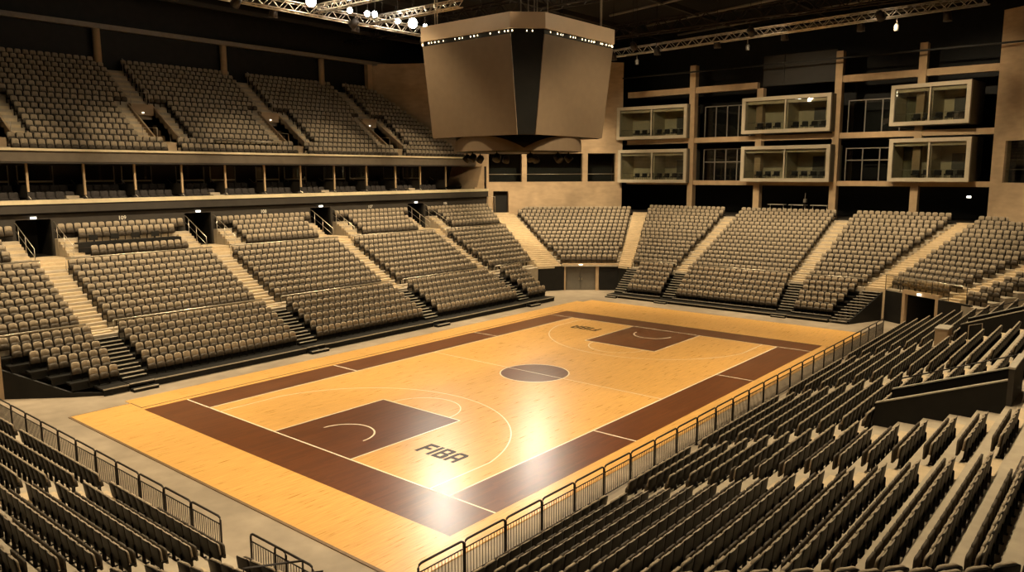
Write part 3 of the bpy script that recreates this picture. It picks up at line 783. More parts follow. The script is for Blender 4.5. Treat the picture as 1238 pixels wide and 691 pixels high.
# wall and columns at the back of the upper tier
struct(MB().box((-16, 43.6, 17), (40, 43.8, 24.4)).build('wall_upper_back', M['black']))
for i, xx in enumerate((-2.0, 8.1, 18.0, 27.7)):
    struct(MB().lathe([(.27, 17.5), (.27, 20.75)], (xx, 43.2, 0), 14).build('column_%d' % (i + 1), M['wallb']))
struct(MB().wallseg((uxr(43.5) + .15, 43.5), (40.0, 34.0), .3, 11.0, 20.9).build('wall_upper_end', M['wallc']))
struct(MB().box((32.9, 42.9, 17.6), (33.45, 43.4, 20.75)).build('column_10', M['wallb']))
struct(MB().box((-16, 42.9, 20.75), (38, 43.3, 21.1)).build('beam_1', M['mull']))
struct(MB().box((-16, 38.9, 22.6), (38, 39.2, 22.9)).build('beam_2', M['greyp']))
# ------------------------------------------------------------------ middle tier: dark seats behind the ledge, fins, glazed fronts
struct(MB().box((-16, 34.25, 8.2), (40, 35.45, 8.35)).box((-16, 35.45, 8.2), (40, 36.4, 8.75)).box((-16, 36.4, 8.2), (40, 38.5, 9.1)).build('floor_middle_tier', M['deckb']))
struct(MB().box((-16, 38.4, 8.3), (40, 38.6, 11.1)).build('wall_middle_back', M['dark']))
PX = [-3.2, -.1, 3.05, 6.15, 9.3, 12.5, 15.65, 18.8, 22.0, 25.3, 28.5, 31.45, 34.7]
for i, xx in enumerate(PX):
    f = thing('partition_fin', 'thin pale partition post of the dark middle tier, %s from the left edge' % ORD[i], 'partition', (0, 0, 0), 0, 'partition posts of the middle tier')
    if i == 0: f['label'] = 'thin pale partition post of the middle tier just past the left edge'
    MB().box((xx - .06, 34.3, 9.35 if i % 2 else 9.1), (xx + .06, 34.42, 11.05)).build('post', M['wallb'], f)
    MB().box((xx - .03, 34.42, 9.0), (xx + .03, 37.0, 9.75)).build('panel', M['dark'], f)
    MB().tube([(xx + .1, 34.3, 8.9), (xx + .1, 36.6, 10.0)], .022).build('handrail', M['rail'], f)
club = None; k = 0
for i in range(len(PX) - 1):
    xa, xb = PX[i], PX[i + 1]
    g = thing('suite_glazing', 'dark glazed suite front in the middle tier, %s bay from the left edge' % ORD[i + 1], 'glazing', (0, 0, 0), 0, 'glazed fronts of the middle tier')
    lo = xa + (.3 if i % 2 else .9); hi = xb - (.8 if i % 2 else .15)
    MB().box((lo, 36.95, 9.86), (hi, 37.0, 9.97)).build('sill_rail', M['frame'], g)
    for xx in (lo, hi - .06): MB().box((xx, 36.95, 9.1), (xx + .06, 37.0, 10.9)).build('mullion', M['mull'], g)
    MB().box((lo + .06, 36.97, 9.97), (hi - .06, 36.985, 10.9)).build('pane', M['glass'], g)
    for rr, (yy, zz) in enumerate(((35.2, 8.35), (36.15, 8.75))):
        for s in range(5):
            x = xa + .42 + s * .55
            if club is None:
                c_ = MB()
                for a in ((.25, .15, .95, .08, .07, .03, .12, -.1), (.24, .30, .62, .06, .09, .0, .05, .05)): v, f_ = panel(*a, nx=3, nz=4); c_.add(v, f_, 0, True)
                c_.box((-.2, -.25, 0), (.2, -.18, .2))
                club = c_.build('club_seat', M['club']); o = club
            else: o = club.copy(); COL.objects.link(o)
            o.location = (x, yy, zz); o.rotation_euler = (0, 0, pi)
            tag(o, 'charcoal seat in the dark middle tier behind the pale ledge', 'seat', 'charcoal seats of the middle tier')
    if i % 3 == 1:
        s_ = MB().box((xb - 1.0, 34.3, 8.35), (xb - .15, 34.9, 8.9)); s_.box((xb - .9, 34.9, 8.35), (xb - .15, 35.45, 9.05)); struct(s_.build('floor_suite_step', M['tread']))

# ------------------------------------------------------------------ corner concrete wall
CW0, CW1 = V3(40.0, 34.0), V3(50.9, 25.3); cdn = (CW1 - CW0) / np.linalg.norm(CW1 - CW0); cl = np.linalg.norm(CW1 - CW0)
def along_u(u):     # where the sight line through column u meets the corner wall
    d = fwd + r2 * (u - 619) / F; n_ = np.array([-cdn[1], cdn[0]]); t_ = ((CW0 - CAM[:2]) @ n_) / (d[:2] @ n_)
    return float(((CAM[:2] + d[:2] * t_) - CW0) @ cdn)
w = MB(); op = [(along_u(a), along_u(c)) for a, c in ((592, 631), (637, 703), (709, 742))]
S_ = lambda s: CW0 + cdn * s
dz0, dz1 = 5.9, 8.6; da, dc = along_u(597), along_u(615)
w.wallseg(S_(0), S_(da), .5, 4.9, 9.5); w.wallseg(S_(dc), S_(cl), .5, 4.9, 9.5); w.wallseg(S_(da), S_(dc), .5, dz1, 9.5)
w.wallseg(S_(0), S_(cl), .5, 12.3, 21.2)
cur = 0
for a, c in op: w.wallseg(S_(cur), S_(a), .5, 9.5, 12.3); cur = c
w.wallseg(S_(cur), S_(cl), .5, 9.5, 12.3)
struct(w.build('wall_northeast', M['wallc']))
nb = np.array([-cdn[1], cdn[0]])
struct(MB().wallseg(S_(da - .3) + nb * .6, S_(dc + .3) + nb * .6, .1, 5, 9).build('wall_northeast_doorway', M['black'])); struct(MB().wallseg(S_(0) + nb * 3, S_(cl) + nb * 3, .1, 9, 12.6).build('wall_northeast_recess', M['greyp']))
struct(MB().wallseg(S_(0) + nb * .5, S_(cl) + nb * .5, 2.5, 9.3, 9.5).wallseg(S_(0) + nb * .5, S_(cl) + nb * .5, 2.5, 12.3, 12.5).build('floor_gallery', M['dark']))
for i, (a, c) in enumerate(op):
    g = thing('gallery_window', 'wide dark opening with a rail in the corner concrete wall, ' + ['by the middle tier', 'under the scoreboard', 'beside the glass boxes'][i], 'window', (0, 0, 0), 0, 'openings of the corner wall')
    MB().wallseg(S_(a) + nb * .2, S_(c) + nb * .2, .02, 9.5, 12.3).build('pane', M['glass'], g)
    MB().tube([(*(S_(a) + nb * .15), 10.25), (*(S_(c) + nb * .15), 10.25)], .035).build('rail', M['rail'], g)
# end wall of the middle tier
struct(MB().box((38.6, 34.3, 8.86), (39.6, 34.5, 9.0)).hexa([(38.9, 34.3, 8.86), (39.9, 34.2, 8.86), (39.9, 38.4, 8.86), (38.9, 38.4, 8.86)], [(39.7, 34.3, 11.1), (39.9, 34.2, 11.1), (39.9, 38.4, 11.1), (39.7, 38.4, 11.1)]).build('wall_middle_end', M['wallb']))
t = thing('tripod_stand', 'pale metal stand beside the dark doorway in the corner wall', 'stand', (0, 0, 0))
MB().tube([(39.6, 33.5, 6.5), (39.6, 33.5, 8.1), (40.2, 33.1, 8.1), (40.2, 33.1, 6.5)], .05).build('frame', M['rail'], t)
# ------------------------------------------------------------------ end wall: columns, slabs, glass boxes
WXX = 51.2
CY = [17.9, 11.3, 4.6, -1.7]
for i, yy in enumerate(CY):
    wdt = .28
    hi = 17.75 if i == 1 else 20.3
    struct(MB().box((WXX, yy - wdt, 5.5), (WXX + .7, yy + wdt, hi)).build('column_%d' % (i + 5), M['wallb']))
b = MB().box((WXX + .1, -7, 9.2), (WXX + .6, 25, 9.62)); struct(b.build('beam_3', M['wallb']))
b = MB().box((WXX + .1, -7, 13.15), (WXX + .6, 25, 13.62)); struct(b.build('beam_4', M['wallb']))
b = MB().box((WXX + .1, 11.6, 17.75), (WXX + .6, 25, 18.3)).box((WXX + .1, -7, 17.75), (WXX + .6, 4.3, 18.3)); struct(b.build('beam_5', M['wallb']))
struct(MB().box((57, -16, 5), (57.2, 30, 24.4)).build('wall_east', M['black']))
struct(MB().box((50.6, -14, 6.3), (57, 30, 6.45)).box((51.9, -14, 9.2), (57, 30, 9.35)).box((51.9, -14, 13.2), (57, 30, 13.35)).build('floor_end_galleries', M['dark']))
b = MB().box((WXX + .2, 9.3, 18.0), (WXX + .3, 11.0, 20.5)); b.box((WXX + .2, 4.9, 18.0), (WXX + .3, 6.6, 20.5)); b.box((WXX + .3, 4.9, 17.9), (WXX + .35, 11.2, 20.5)); struct(b.build('wall_hung_panels', M['greyp']))
for i, (ya, yb, za, zb_) in enumerate(((12.9, 17.4, 13.62, 16.6), (12.9, 17.4, 9.62, 12.6), (-1.2, 4.2, 13.62, 16.4), (-1.2, 4.2, 9.62, 12.4))):
    g = thing('curtain_glazing', 'dark mullioned glazing %s the glass boxes, %s level' % (['left of the middle of', 'left of the middle of', 'right of the middle of', 'right of the middle of'][i], ['upper', 'lower'][i % 2]), 'glazing', (0, 0, 0), 0, 'mullioned glazing of the end wall')
    g['label'] = ['dark mullioned glazing on the upper level, left of the wide glass boxes', 'dark mullioned glazing on the lower level, left of the wide glass boxes', 'dark mullioned glazing on the upper level, right of the wide glass boxes', 'dark mullioned glazing on the lower level, right of the wide glass boxes'][i]
    m_ = MB(); nv = 4
    for k in range(nv + 1): yy = ya + (yb - ya) * k / nv; m_.box((53, yy - .04, za), (53.1, yy + .04, zb_))
    m_.box((53, ya, zb_ - .08), (53.1, yb, zb_))
    if i % 2: m_.box((53, ya, za + 1.7), (53.1, yb, za + 1.78))
    m_.build('mullion', M['mull'], g)
    MB().box((53.04, ya, za), (53.06, yb, zb_)).build('pane', M['glass'], g)
chair0 = None
def pod(yc, xc, wd, z0, z1, rz, label, bulbs):
    t = thing('glass_box', label, 'hospitality box', (xc, yc, z0), rz, 'projecting glass boxes')
    h = z1 - z0; hw_ = wd / 2; D = 3.2; f = .30; th = .14
    # local: front face at x=0, box goes to +x
    fr = MB(); fr.box((-.06, -hw_, 0), (.30, hw_, f)); fr.box((-.06, -hw_, h - f), (.30, hw_, h)); fr.box((-.06, -hw_, f), (.30, -hw_ + f, h - f)); fr.box((-.06, hw_ - f, f), (.30, hw_, h - f))
    fr.build('frame', M['frame'], t)
    bd = MB(); bd.box((.30, -hw_, 0), (D, -hw_ + th, h)); bd.box((.30, hw_ - th, 0), (D, hw_, h)); bd.box((.30, -hw_ + th, h - th), (D, hw_ - th, h)); bd.box((.30, -hw_ + th, 0), (D, hw_ - th, th))
    bd.build('casing', M['podside'], t)
    inn = MB(); inn.box((D - .1, -hw_ + th, th), (D, hw_ - th, h - th)); inn.box((.6, -.06, th), (D - .1, .06, h - th)); inn.box((.3, hw_ - th - .03, th), (D - .1, hw_ - th, h - th)); inn.box((.3, -hw_ + th, th), (D - .1, -hw_ + th + .03, h - th))
    inn.box((.32, -hw_ + f, h - f - .28), (.5, hw_ - f, h - f - .02)); inn.build('lining', M['podin'], t)
    MB().box((D - .16, -hw_ * .62, th), (D - .1, -hw_ * .62 + .95, 2.2)).build('door', M['door'], t)
    MB().box((.05, -.06, f), (.2, .06, h - f)).build('mullion', M['frame'], t)
    for s in (-1, 1):
        MB().box((.11, min(s * .06, s * (hw_ - f)), f), (.13, max(s * .06, s * (hw_ - f)), h - f)).build('pane', M['glass'], t)
        MB().tube([(.42, s * .1, f + .62), (.42, s * (hw_ - f - .05), f + .62)], .028).build('rail', M['rail'], t)
    return t
PODS = [(21.7, 50.2, 7.4, 13.6, 16.75, .07, 'pale framed glass box on the upper level beside the scoreboard'), (21.55, 50.2, 7.3, 9.4, 12.6, .07, 'pale framed glass box on the lower level nearest the corner wall'),
        (8.55, 50.0, 7.7, 13.75, 16.85, -.01, 'wide glass box in the middle of the upper level with bright reflections'), (8.45, 50.0, 7.75, 9.55, 12.65, 0, 'wide glass box in the middle of the lower level'),
        (-2.6, 50.0, 5.7, 13.95, 17.1, -.12, 'deep glass box on the upper level by the far right concrete wall'), (-2.8, 50.0, 5.8, 9.6, 12.95, -.08, 'deep glass box on the lower level by the far right concrete wall')]
pl = ['the upper box beside the scoreboard', 'the lower box near the corner wall', 'the wide upper box', 'the wide lower box', 'the deep upper box', 'the deep lower box']
for pi_, (yc, xc, wd, z0, z1, rz, lab) in enumerate(PODS):
    pod(yc, xc, wd, z0, z1, rz, lab, 0)
    n_ = int((wd - 1.2) / .8)
    for k in range(n_):
        ly = -wd / 2 + .8 + k * .8
        if abs(ly) < .25: continue
        if chair0 is None:
            c_ = MB(); v, f_ = panel(.26, .35, .80, .1, .06, .05, .1, -.2, nx=4, nz=4); c_.add(v, f_, 0, True); c_.box((-.26, -.22, .36), (.26, .25, .46))
            for sx in (-.22, .22):
                for sy_ in (-.2, .2): c_.tube([(sx, sy_, 0), (sx, sy_, .38)], .02, 5)
            chair0 = c_.build('lounge_chair', M['club']); o = chair0
        else: o = chair0.copy(); COL.objects.link(o)
        lx = .76
        o.location = (xc + lx * cos(rz) - ly * sin(rz), yc + lx * sin(rz) + ly * cos(rz), z0 + .14); o.rotation_euler = (0, 0, rz + pi / 2)
        tag(o, 'dark lounge chair behind the glass of ' + pl[pi_], 'chair', 'dark chairs in ' + pl[pi_])
# counter and tables in the end gallery
for k in range(3):
    y_ = 9.6 - k * 1.9
    t = thing('bar_table', 'tall pale bar table in the dark gallery above the end stand, %s from the left' % ORD[k + 1], 'table', (51.9, y_, 6.45), 0, 'bar tables of the end gallery')
    MB().box((-.3, -.75, 1.02), (.3, .75, 1.08)).build('table_top', M['nosing'], t)
    for s in (-.6, .6): MB().tube([(0, s, 0), (0, s, 1.02)], .035, 6).build('leg', M['rail'], t)
t = thing('camera_tripod', 'dark camera tripod standing in the gallery above the end stand', 'tripod', (51.6, 7.0, 6.45))
for k in range(3): a = k * 2.1; MB().tube([(0, 0, 1.3), (.4 * cos(a), .4 * sin(a), 0)], .03, 5).build('leg', M['steel'], t)
MB().box((-.15, -.1, 1.3), (.25, .1, 1.6)).tube([(0, 0, 1.3), (0, 0, 2.1)], .03).build('camera', M['mull'], t)
tag(MB().box((51.9, -5.6, 8.35), (51.95, -5.3, 8.5)).build('exit_sign', M['sign']), 'small lit sign in the dark gallery below the deep glass boxes', 'sign')
# concrete return wall at the far right with a gallery opening
R0, R1 = V3(51.0, -6.9), V3(43.0, -20.0); rd = (R1 - R0) / np.linalg.norm(R1 - R0); rl = np.linalg.norm(R1 - R0)
w = MB(); t_ = -.5
w.wallseg(R0, R1, .6, 0, 9.55); w.wallseg(R0, R1, .6, 12.6, 22.0); w.wallseg(R0, R0 + rd * 1.0, .6, 9.55, 12.6); w.wallseg(R0 + rd * 6, R1, .6, 9.55, 12.6)
struct(w.build('wall_southeast', M['wallc']))
nb2 = np.array([-rd[1], rd[0]])
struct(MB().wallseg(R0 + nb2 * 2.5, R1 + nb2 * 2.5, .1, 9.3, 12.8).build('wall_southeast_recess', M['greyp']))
g = thing('gallery_window', 'wide dark opening with a rail in the concrete wall at the far right', 'window', (0, 0, 0))
MB().wallseg(R0 + rd * 1.0 + nb2 * .2, R0 + rd * 6 + nb2 * .2, .02, 9.55, 12.6).build('pane', M['glass'], g)
MB().tube([(*(R0 + rd * 1.0 + nb2 * .3), 10.5), (*(R0 + rd * 6 + nb2 * .3), 10.5)], .035).build('rail', M['rail'], g)

# ------------------------------------------------------------------ shell and roof
struct(MB().box((-30, -30, 24.4), (60, 48, 24.6)).build('ceiling', M['ceil']))
struct(MB().box((-30.2, -30, -.4), (-30, 48, 24.6)).build('wall_west', M['ceil']))
struct(MB().box((-30, -30.2, -.4), (60, -30, 24.6)).build('wall_south', M['ceil']))
struct(MB().box((-30, 48, -.4), (60, 48.2, 24.6)).build('wall_far_north', M['ceil']))
struct(MB().box((60, -30, -.4), (60.2, 48, 24.6)).build('wall_far_east', M['ceil']))
def truss(name, label, P, Q, s, group=None, m='truss', chord=.045):
    P = V3(*P); Q = V3(*Q); d = Q - P; ln = np.linalg.norm(d); d /= ln
    sd_ = np.cross(d, (0, 0, 1)); sd_ /= np.linalg.norm(sd_); up_ = np.cross(sd_, d)
    t = thing(name, label, 'truss', (0, 0, 0), 0, group)
    cs = [sd_ * a + up_ * c for a, c in ((-s, -s), (s, -s), (s, s), (-s, s))]
    for c in cs: MB().tube([P + c, Q + c], chord, 6).build('chord', M[m], t)
    br = MB(); n_ = int(ln / (2 * s)); 
    for i in range(n_):
        a, c = P + d * ln * i / n_, P + d * ln * (i + 1) / n_
        for k in range(4):
            p, q = cs[k], cs[(k + 1) % 4]
            br.tube([a + p, c + q] if i % 2 else [a + q, c + p], chord * .55, 4)
    br.build('bracing', M[m], t)
    hg = MB()
    for f in (.12, .5, .88): c = P + d * ln * f; hg.tube([c, (c[0], c[1], 24.4)], .015, 4)
    hg.build('hanger', M['steel'], t); return t
ZT = 20.0
truss('lighting_truss', 'bright metal lattice truss high across the end of the hall', (35.2, -8.4, ZT), (38.6, 19.6, ZT), .26)
truss('lighting_truss', 'metal lattice truss with glowing lamps above the upper tier edge', (3, 23.1, ZT), (35, 23.3, ZT), .26)
truss('lighting_truss', 'short metal truss crossing above the long stand, left of the scoreboard cables', (12.2, 8, ZT), (12.25, 22.7, ZT), .2)
truss('lighting_truss', 'short metal truss ending at the glowing lamps beside the scoreboard', (21.3, 17, ZT), (21.3, 22.7, ZT), .2)
truss('lighting_truss', 'short metal truss meeting the lamp truss between its glowing lamps', (16.6, 15, ZT), (16.6, 22.7, ZT), .2)
truss('lighting_truss', 'dim metal truss above the court nearest the viewer', (-6, 2, 21.3), (-6, 23, 21.3), .2)
truss('roof_truss', 'dark roof truss high above the near baseline', (3, -22, 22.8), (3, 42, 22.8), .5, 'dark roof trusses', 'steel', .07)
truss('roof_truss', 'dark roof truss high behind the scoreboard', (30, -22, 22.8), (30, 42, 22.8), .5, 'dark roof trusses', 'steel', .07)
truss('roof_truss', 'dark roof truss high before the end wall', (44, -22, 22.8), (44, 34, 22.8), .5, 'dark roof trusses', 'steel', .07)
for i in range(7):
    y_ = -10 + i * 8
    struct(MB().box((-16, y_ - .12, 23.2), (56, y_ + .12, 23.6)).build('beam_%d' % (6 + i), M['greyp']))
for i in range(5):
    struct(MB().tube([(26 + i * 6, -6, 22.9), (34 + i * 6, 20, 23.4)], .1).build('beam_%d' % (14 + i), M['mull']))
struct(MB().box((48.6, -9, 19.3), (48.75, 24, 19.42)).build('beam_20', M['black']))
for i, (y_, x_) in enumerate(((16.2, 38.2), (6.5, 37.0), (-3.5, 35.8))):
    h = thing('hanging_lamp', 'small dark lamp hanging under the bright truss, %s from the scoreboard' % ORD[i + 1], 'lamp', (x_, y_, ZT - .3), 0, 'lamps under the bright truss')
    MB().tube([(0, 0, 0), (0, 0, -.35)], .02).build('hook', M['rail'], h); MB().lathe([(.06, -.35), (.14, -.5), (.14, -.8)], (0, 0, 0), 10).build('housing', M['greyp'], h)

# ------------------------------------------------------------------ scoreboard
JC = V3(12.75, 7.6)
sb = thing('scoreboard', 'huge four-sided hanging scoreboard with blank brown screens', 'scoreboard', (JC[0], JC[1], 0))
A1, H1, A2, H2 = 3.72, 2.68, 3.2, 2.62
def octo(a, h): return [(-a, -h), (-h, -a), (h, -a), (a, -h), (a, h), (h, a), (-h, a), (-a, h)]
def ring(b, o1, z1, o2, z2, ks, mi=0):
    for k in ks:
        j = (k + 1) % 8; b.add([(*o1[k], z1), (*o1[j], z1), (*o2[j], z2), (*o2[k], z2)], [(0, 1, 2, 3)], mi)
zs0, zs1, zf0, zf1 = 12.02, 16.2, 16.42, 17.08
top_o, bot_o = octo(A1, H1), octo(A2, H2)
b = MB(); ring(b, octo(A2 - .08, H2 - .03), zs0 + .03, octo(A1 - .08, H1 - .03), zf1 - .1, range(8)); b.poly(octo(A2 - .08, H2 - .03)[::-1], zs0 + .03); b.poly(octo(A1 - .08, H1 - .03), zf1 - .1); b.build('core', M['black'], sb)
for k in (1, 3, 5, 7):
    s = MB(); j = (k + 1) % 8
    o1, o2 = octo(A2, H2), octo(A1, H1); i1, i2 = octo(A2 - .12, H2), octo(A1 - .12, H1)
    s.hexa([(*o1[k], zs0), (*o1[j], zs0), (*i1[j], zs0), (*i1[k], zs0)], [(*o2[k], zs1), (*o2[j], zs1), (*i2[j], zs1), (*i2[k], zs1)])
    s.build('screen', M['screen'], sb)
for k in (0, 2, 4, 6):
    s = MB(); j = (k + 1) % 8; o1, o2 = octo(A2 - .03, H2 - .01), octo(A1 - .03, H1 - .01); i1, i2 = octo(A2 - .2, H2 - .1), octo(A1 - .2, H1 - .1)
    s.hexa([(*o1[k], zs0), (*o1[j], zs0), (*i1[j], zs0), (*i1[k], zs0)], [(*o2[k], zs1), (*o2[j], zs1), (*i2[j], zs1), (*i2[k], zs1)]); s.build('corner_panel', M['black'], sb)
fz = MB(); fo = octo(A1 + .06, H1 + .03); fi = octo(A1 - .1, H1 - .05)
ring(fz, fo, zf0, fo, zf1, range(8)); ring(fz, fi, zf1, fi, zf0, range(8)); ring(fz, fo, zf1, fi, zf1, range(8)); ring(fz, fi, zf0, fo, zf0, range(8)); fz.build('fascia', M['fascia'], sb)
g = MB(); go = octo(A1 - .06, H1 - .03); ring(g, go, zs1 - .02, go, zf0 + .02, range(8)); g.build('light_slot', M['black'], sb)
g = MB()
for k in range(8):
    a, c = np.array(octo(A1 - .0, H1)[k]), np.array(octo(A1 - .0, H1)[(k + 1) % 8]); n_ = 22 if k % 2 else 5
    for i in range(n_):
        if random.random() < .3: continue
        q = a + (c - a) * (i + .5 + random.uniform(-.3, .3)) / n_; w_ = random.uniform(.008, .022)
        g.box((q[0] - w_, q[1] - w_, zs1 + .09), (q[0] + w_, q[1] + w_, zs1 + .15))
g.build('bulbs', M['strip'], sb)
# lower drum: four arched screens round a circle
RR = 3.12; zd0, zd1 = 11.36, 12.0
dr = MB().lathe([(RR - .12, zd0 + .05), (RR - .12, zd1 + .05), (2.2, zd1 + .1)], (0, 0, 0), 48); dr.build('drum', M['black'], sb)
for k in range(4):
    c0 = k * pi / 2 + pi; s = MB(); vs = []; n_ = 20
    for i in range(n_ + 1):
        a = c0 + (i / n_ - .5) * pi / 2; u_ = (i / n_ - .5) * 2
        ztop = zd0 + .12 + (zd1 - zd0 - .06) * (1 - abs(u_) ** 2.4)
        for rr in (RR, RR - .06):
            vs += [(rr * cos(a), rr * sin(a), zd0), (rr * cos(a), rr * sin(a), ztop)]
    fs = []
    for i in range(n_):
        p, q = i * 4, (i + 1) * 4; fs += [(p, q, q + 1, p + 1), (q + 2, p + 2, p + 3, q + 3), (p + 1, q + 1, q + 3, p + 3), (q, p, p + 2, q + 2)]
    fs += [(0, 1, 3, 2), (n_ * 4, n_ * 4 + 2, n_ * 4 + 3, n_ * 4 + 1)]
    s.add(vs, fs, 0, False); s.build('drum_screen', M['screen'], sb)
MB().lathe([(RR - .15, zd0 - .02), (RR - .15, zd0 + .06), (1.5, zd0 + .1)], (0, 0, 0), 40).build('underside', M['black'], sb)
for i in range(10):
    a = i * 2 * pi / 10 + .3; rr = 2.5; c = V3(rr * cos(a), rr * sin(a), zd0 - .3); ax = V3(cos(a) * .6, sin(a) * .6, -.7)
    MB().lathe([(.08, -.2), (.17, -.12), (.19, .15), (.15, .17)], c, 12, 0, ax).tube([c, (c[0], c[1], zd0)], .03).build('spotlight', M['black'], sb)
for i, (dx, dy) in enumerate(((-3.4, 2.0), (-3.3, 2.25), (-2.4, -2.6), (-2.1, -2.7), (-1.2, -1.2), (-.9, -1.4), (-.5, -1.6), (2.2, -3.3), (2.45, -3.2), (-1.4, -2.9))):
    MB().tube([(dx, dy, zf1 - .12), (dx, dy, 23.3)], .028, 5).build('cable', M['rail'], sb)

# ------------------------------------------------------------------ crowd barriers
def barrier(w_, h=1.1):
    fr = MB(); r = .031; c = .1
    pts = [(-w_ / 2 + .02, 0, 0), (-w_ / 2 + .02, 0, h - c), (-w_ / 2 + .02 + c * .3, 0, h - c * .3), (-w_ / 2 + .02 + c, 0, h), (w_ / 2 - .02 - c, 0, h), (w_ / 2 - .02 - c * .3, 0, h - c * .3), (w_ / 2 - .02, 0, h - c), (w_ / 2 - .02, 0, 0)]
    fr.tube(pts, r, 6)
    lo = [MB().tube([(-w_ / 2 + .02, 0, h - .22), (w_ / 2 - .02, 0, h - .22)], .018, 6)] + [MB().tube([(-w_ / 2 + .02, 0, .12), (w_ / 2 - .02, 0, .12)], .018, 6)]
    bars = MB(); n_ = int(w_ / .115)
    for i in range(1, n_): x = -w_ / 2 + w_ * i / n_; bars.tube([(x, 0, .12), (x, 0, h - .22)], .0115, 4)
    ft = [MB().box((s * (w_ / 2 - .03) - .04, -.06, 0), (s * (w_ / 2 - .03) + .04, .06, .02)) for s in (-1, 1)]
    return fr, lo, bars, ft
fr, lo, ba, ft = barrier(1.62)
proto = thing('barrier_panel', 'x', 'barrier')
for nme, q in (('frame', fr), ('cross_rail', lo[0]), ('cross_rail', lo[1]), ('bars', ba), ('foot', ft[0]), ('foot', ft[1])): q.build(nme, M['steel'], proto)
n_ = 25; first = True
for i in range(n_):
    x = -4.3 + i * 1.62
    lb_ = 'dark barred barrier panel along the near sideline, %s from the near corner' % ORD[i + 1]
    if first: proto.location = (x, -4.0, 0); proto['label'] = lb_; proto['group'] = 'barrier panels along the sideline'; first = False
    else: dup(proto, (x, -4.0, 0), 0, lb_, 'barrier panels along the sideline')
for i in range(11):
    y_ = 2.2 + .75 + i * 1.62 - .1
    dup(proto, (-6.75, y_, 0), pi / 2, 'dark barred barrier panel behind the near baseline, %s from the gap' % ORD[i + 1], 'barrier panels behind the baseline')
for i in range(2):
    dup(proto, (-6.75, .02 - i * 1.1 - .25, 0), pi / 2, ['dark barred barrier panel on the corner side of the gap, beside the gap', 'dark barred barrier panel on the corner side of the gap, beside the bent handrail'][i], 'barrier panels at the corner')
for i, (yy, lab) in enumerate(((-1.72, 'dark sloping stair handrail fixed to the corner barrier panel'), (-2.5, 'dark bent stair handrail standing alone at the bottom corner'))):
    h = thing('stair_handrail', lab, 'handrail', (0, 0, 0), 0, 'stair handrails at the near corner')
    MB().tube([(-6.75, yy, 0), (-6.75, yy, 1.1), (-8.3, yy, 1.55), (-8.3, yy, .5)], .03).build('rail', M['steel'], h)

# ------------------------------------------------------------------ build the seats
# near version: separate parts
def top_highlight(z, w, curve, lean, z0, y0=0, r=.009):
    return [(x, y0 + curve * (x / .222) ** 2 - lean * (z - abs(x / w) ** 8 * .05 - z0), z - abs(x / w) ** 8 * .05) for x in np.linspace(-w, w, 11)]
def parts_near():
    sh = MB(); v, f = panel(.229, .225, .875, .07, .022, .018, .10, 0, 8, 8); sh.add(v, f, 0, True)
    lp = MB().tube(top_highlight(.875, .19, .018, .10, .225), .012, 5)  # thin pale tube on the top edge: a highlight put in as colour
    cu = MB(); v, f = panel(.205, .46, .835, .08, .040, .018, .10, .022, 8, 7); cu.add(v, f, 0, True)
    se = MB(); v, f = panel(.205, .30, .76, .08, .045, .012, .03, .15, 8, 6); se.add(v, f, 0, True)
    ar = MB().box((.212, -.05, 0), (.232, .04, .42)).box((.19, -.10, 0), (.255, .12, .02)).box((.212, -.04, .38), (.232, .17, .44))
    return [('backrest_shell', sh, 'shell'), ('edge_trim', lp, 'edge_glint'), ('backrest_cushion', cu, 'pad'), ('folding_seat', se, 'pan'), ('bracket', ar, 'shell')]  # edge_trim of the seat carries the painted highlight
NEAR = []
for n_, q, m_ in parts_near():
    q.v = [(x, y, z * .84) for x, y, z in q.v]; NEAR.append((n_, q.mesh(n_, M[m_])))
# light version for everything else
def far_template():
    vs, fs, ms = [], [], []
    for (args, m_) in (((.222, .28, .86, .09, .03, .035, .13, 0, 3, 4), 0), ((.187, .54, .885, .10, .06, .03, .13, .014, 3, 4), 1), ((.200, .32, .60, .08, .08, .02, .08, .09, 2, 3), 3)):
        v, f = panel(*args); o = len(vs); vs += v; fs += [tuple(i + o for i in q) for q in f]; ms += [m_] * len(f)
    b = MB().box((.212, -.05, 0), (.232, .05, .40)); o = len(vs); vs += b.v; fs += [tuple(i + o for i in q) for q in b.f]; ms += [0] * len(b.f)
    return np.array(vs), np.array(fs), np.array(ms)
keep = []
for i, s in enumerate(SEATS):
    u, v, d = proj(s[0] + V3(0, 0, .6))
    if d > 1 and 4 < u < 1234 and 4 < v < 680: keep.append((d, i))
keep.sort(); chosen = set(i for _, i in keep[:300])
BL = {'near0': ('before the first near-stand aisle', 1), 'near1': ('past the first near-stand aisle', 0), 'near2': ('past the second near-stand aisle', 0), 'near3': ('past the third near-stand aisle', 0), 'near4': ('past the fourth near-stand aisle', 0),
      'west0': ('near end stand, corner side', 1), 'west1': ('near end stand, beyond its aisle', 0), 'west2': ('near end stand, far part', 0), 'west3': ('at the near corner', 0), 'turn': ('in the turning corner rows', 0)}
protoS = None
for i in sorted(chosen):
    pos, yaw, blk, r, idx, cnt = SEATS[i]
    txt, rev = BL.get(blk, (blk, 0)); k = cnt - idx if rev else idx + 1
    if blk == 'west0': k = cnt - idx
    lab = 'dark folding seat %s, row %s up, %s seat from the aisle' % (txt, ORD[r + 1].replace('first', 'one') if 0 else ORD[r + 1], ORD[k])
    lab = lab.replace('row %s up' % ORD[r + 1], '%s row up' % ORD[r + 1])
    t = thing('arena_seat', lab, 'seat', tuple(pos), yaw, 'folding seats nearest the viewer')
    for n_, me in NEAR:
        o = bpy.data.objects.new(n_, me); COL.objects.link(o); o.parent = t
tv, tf, tm = far_template()
rest = [s for i, s in enumerate(SEATS) if i not in chosen]
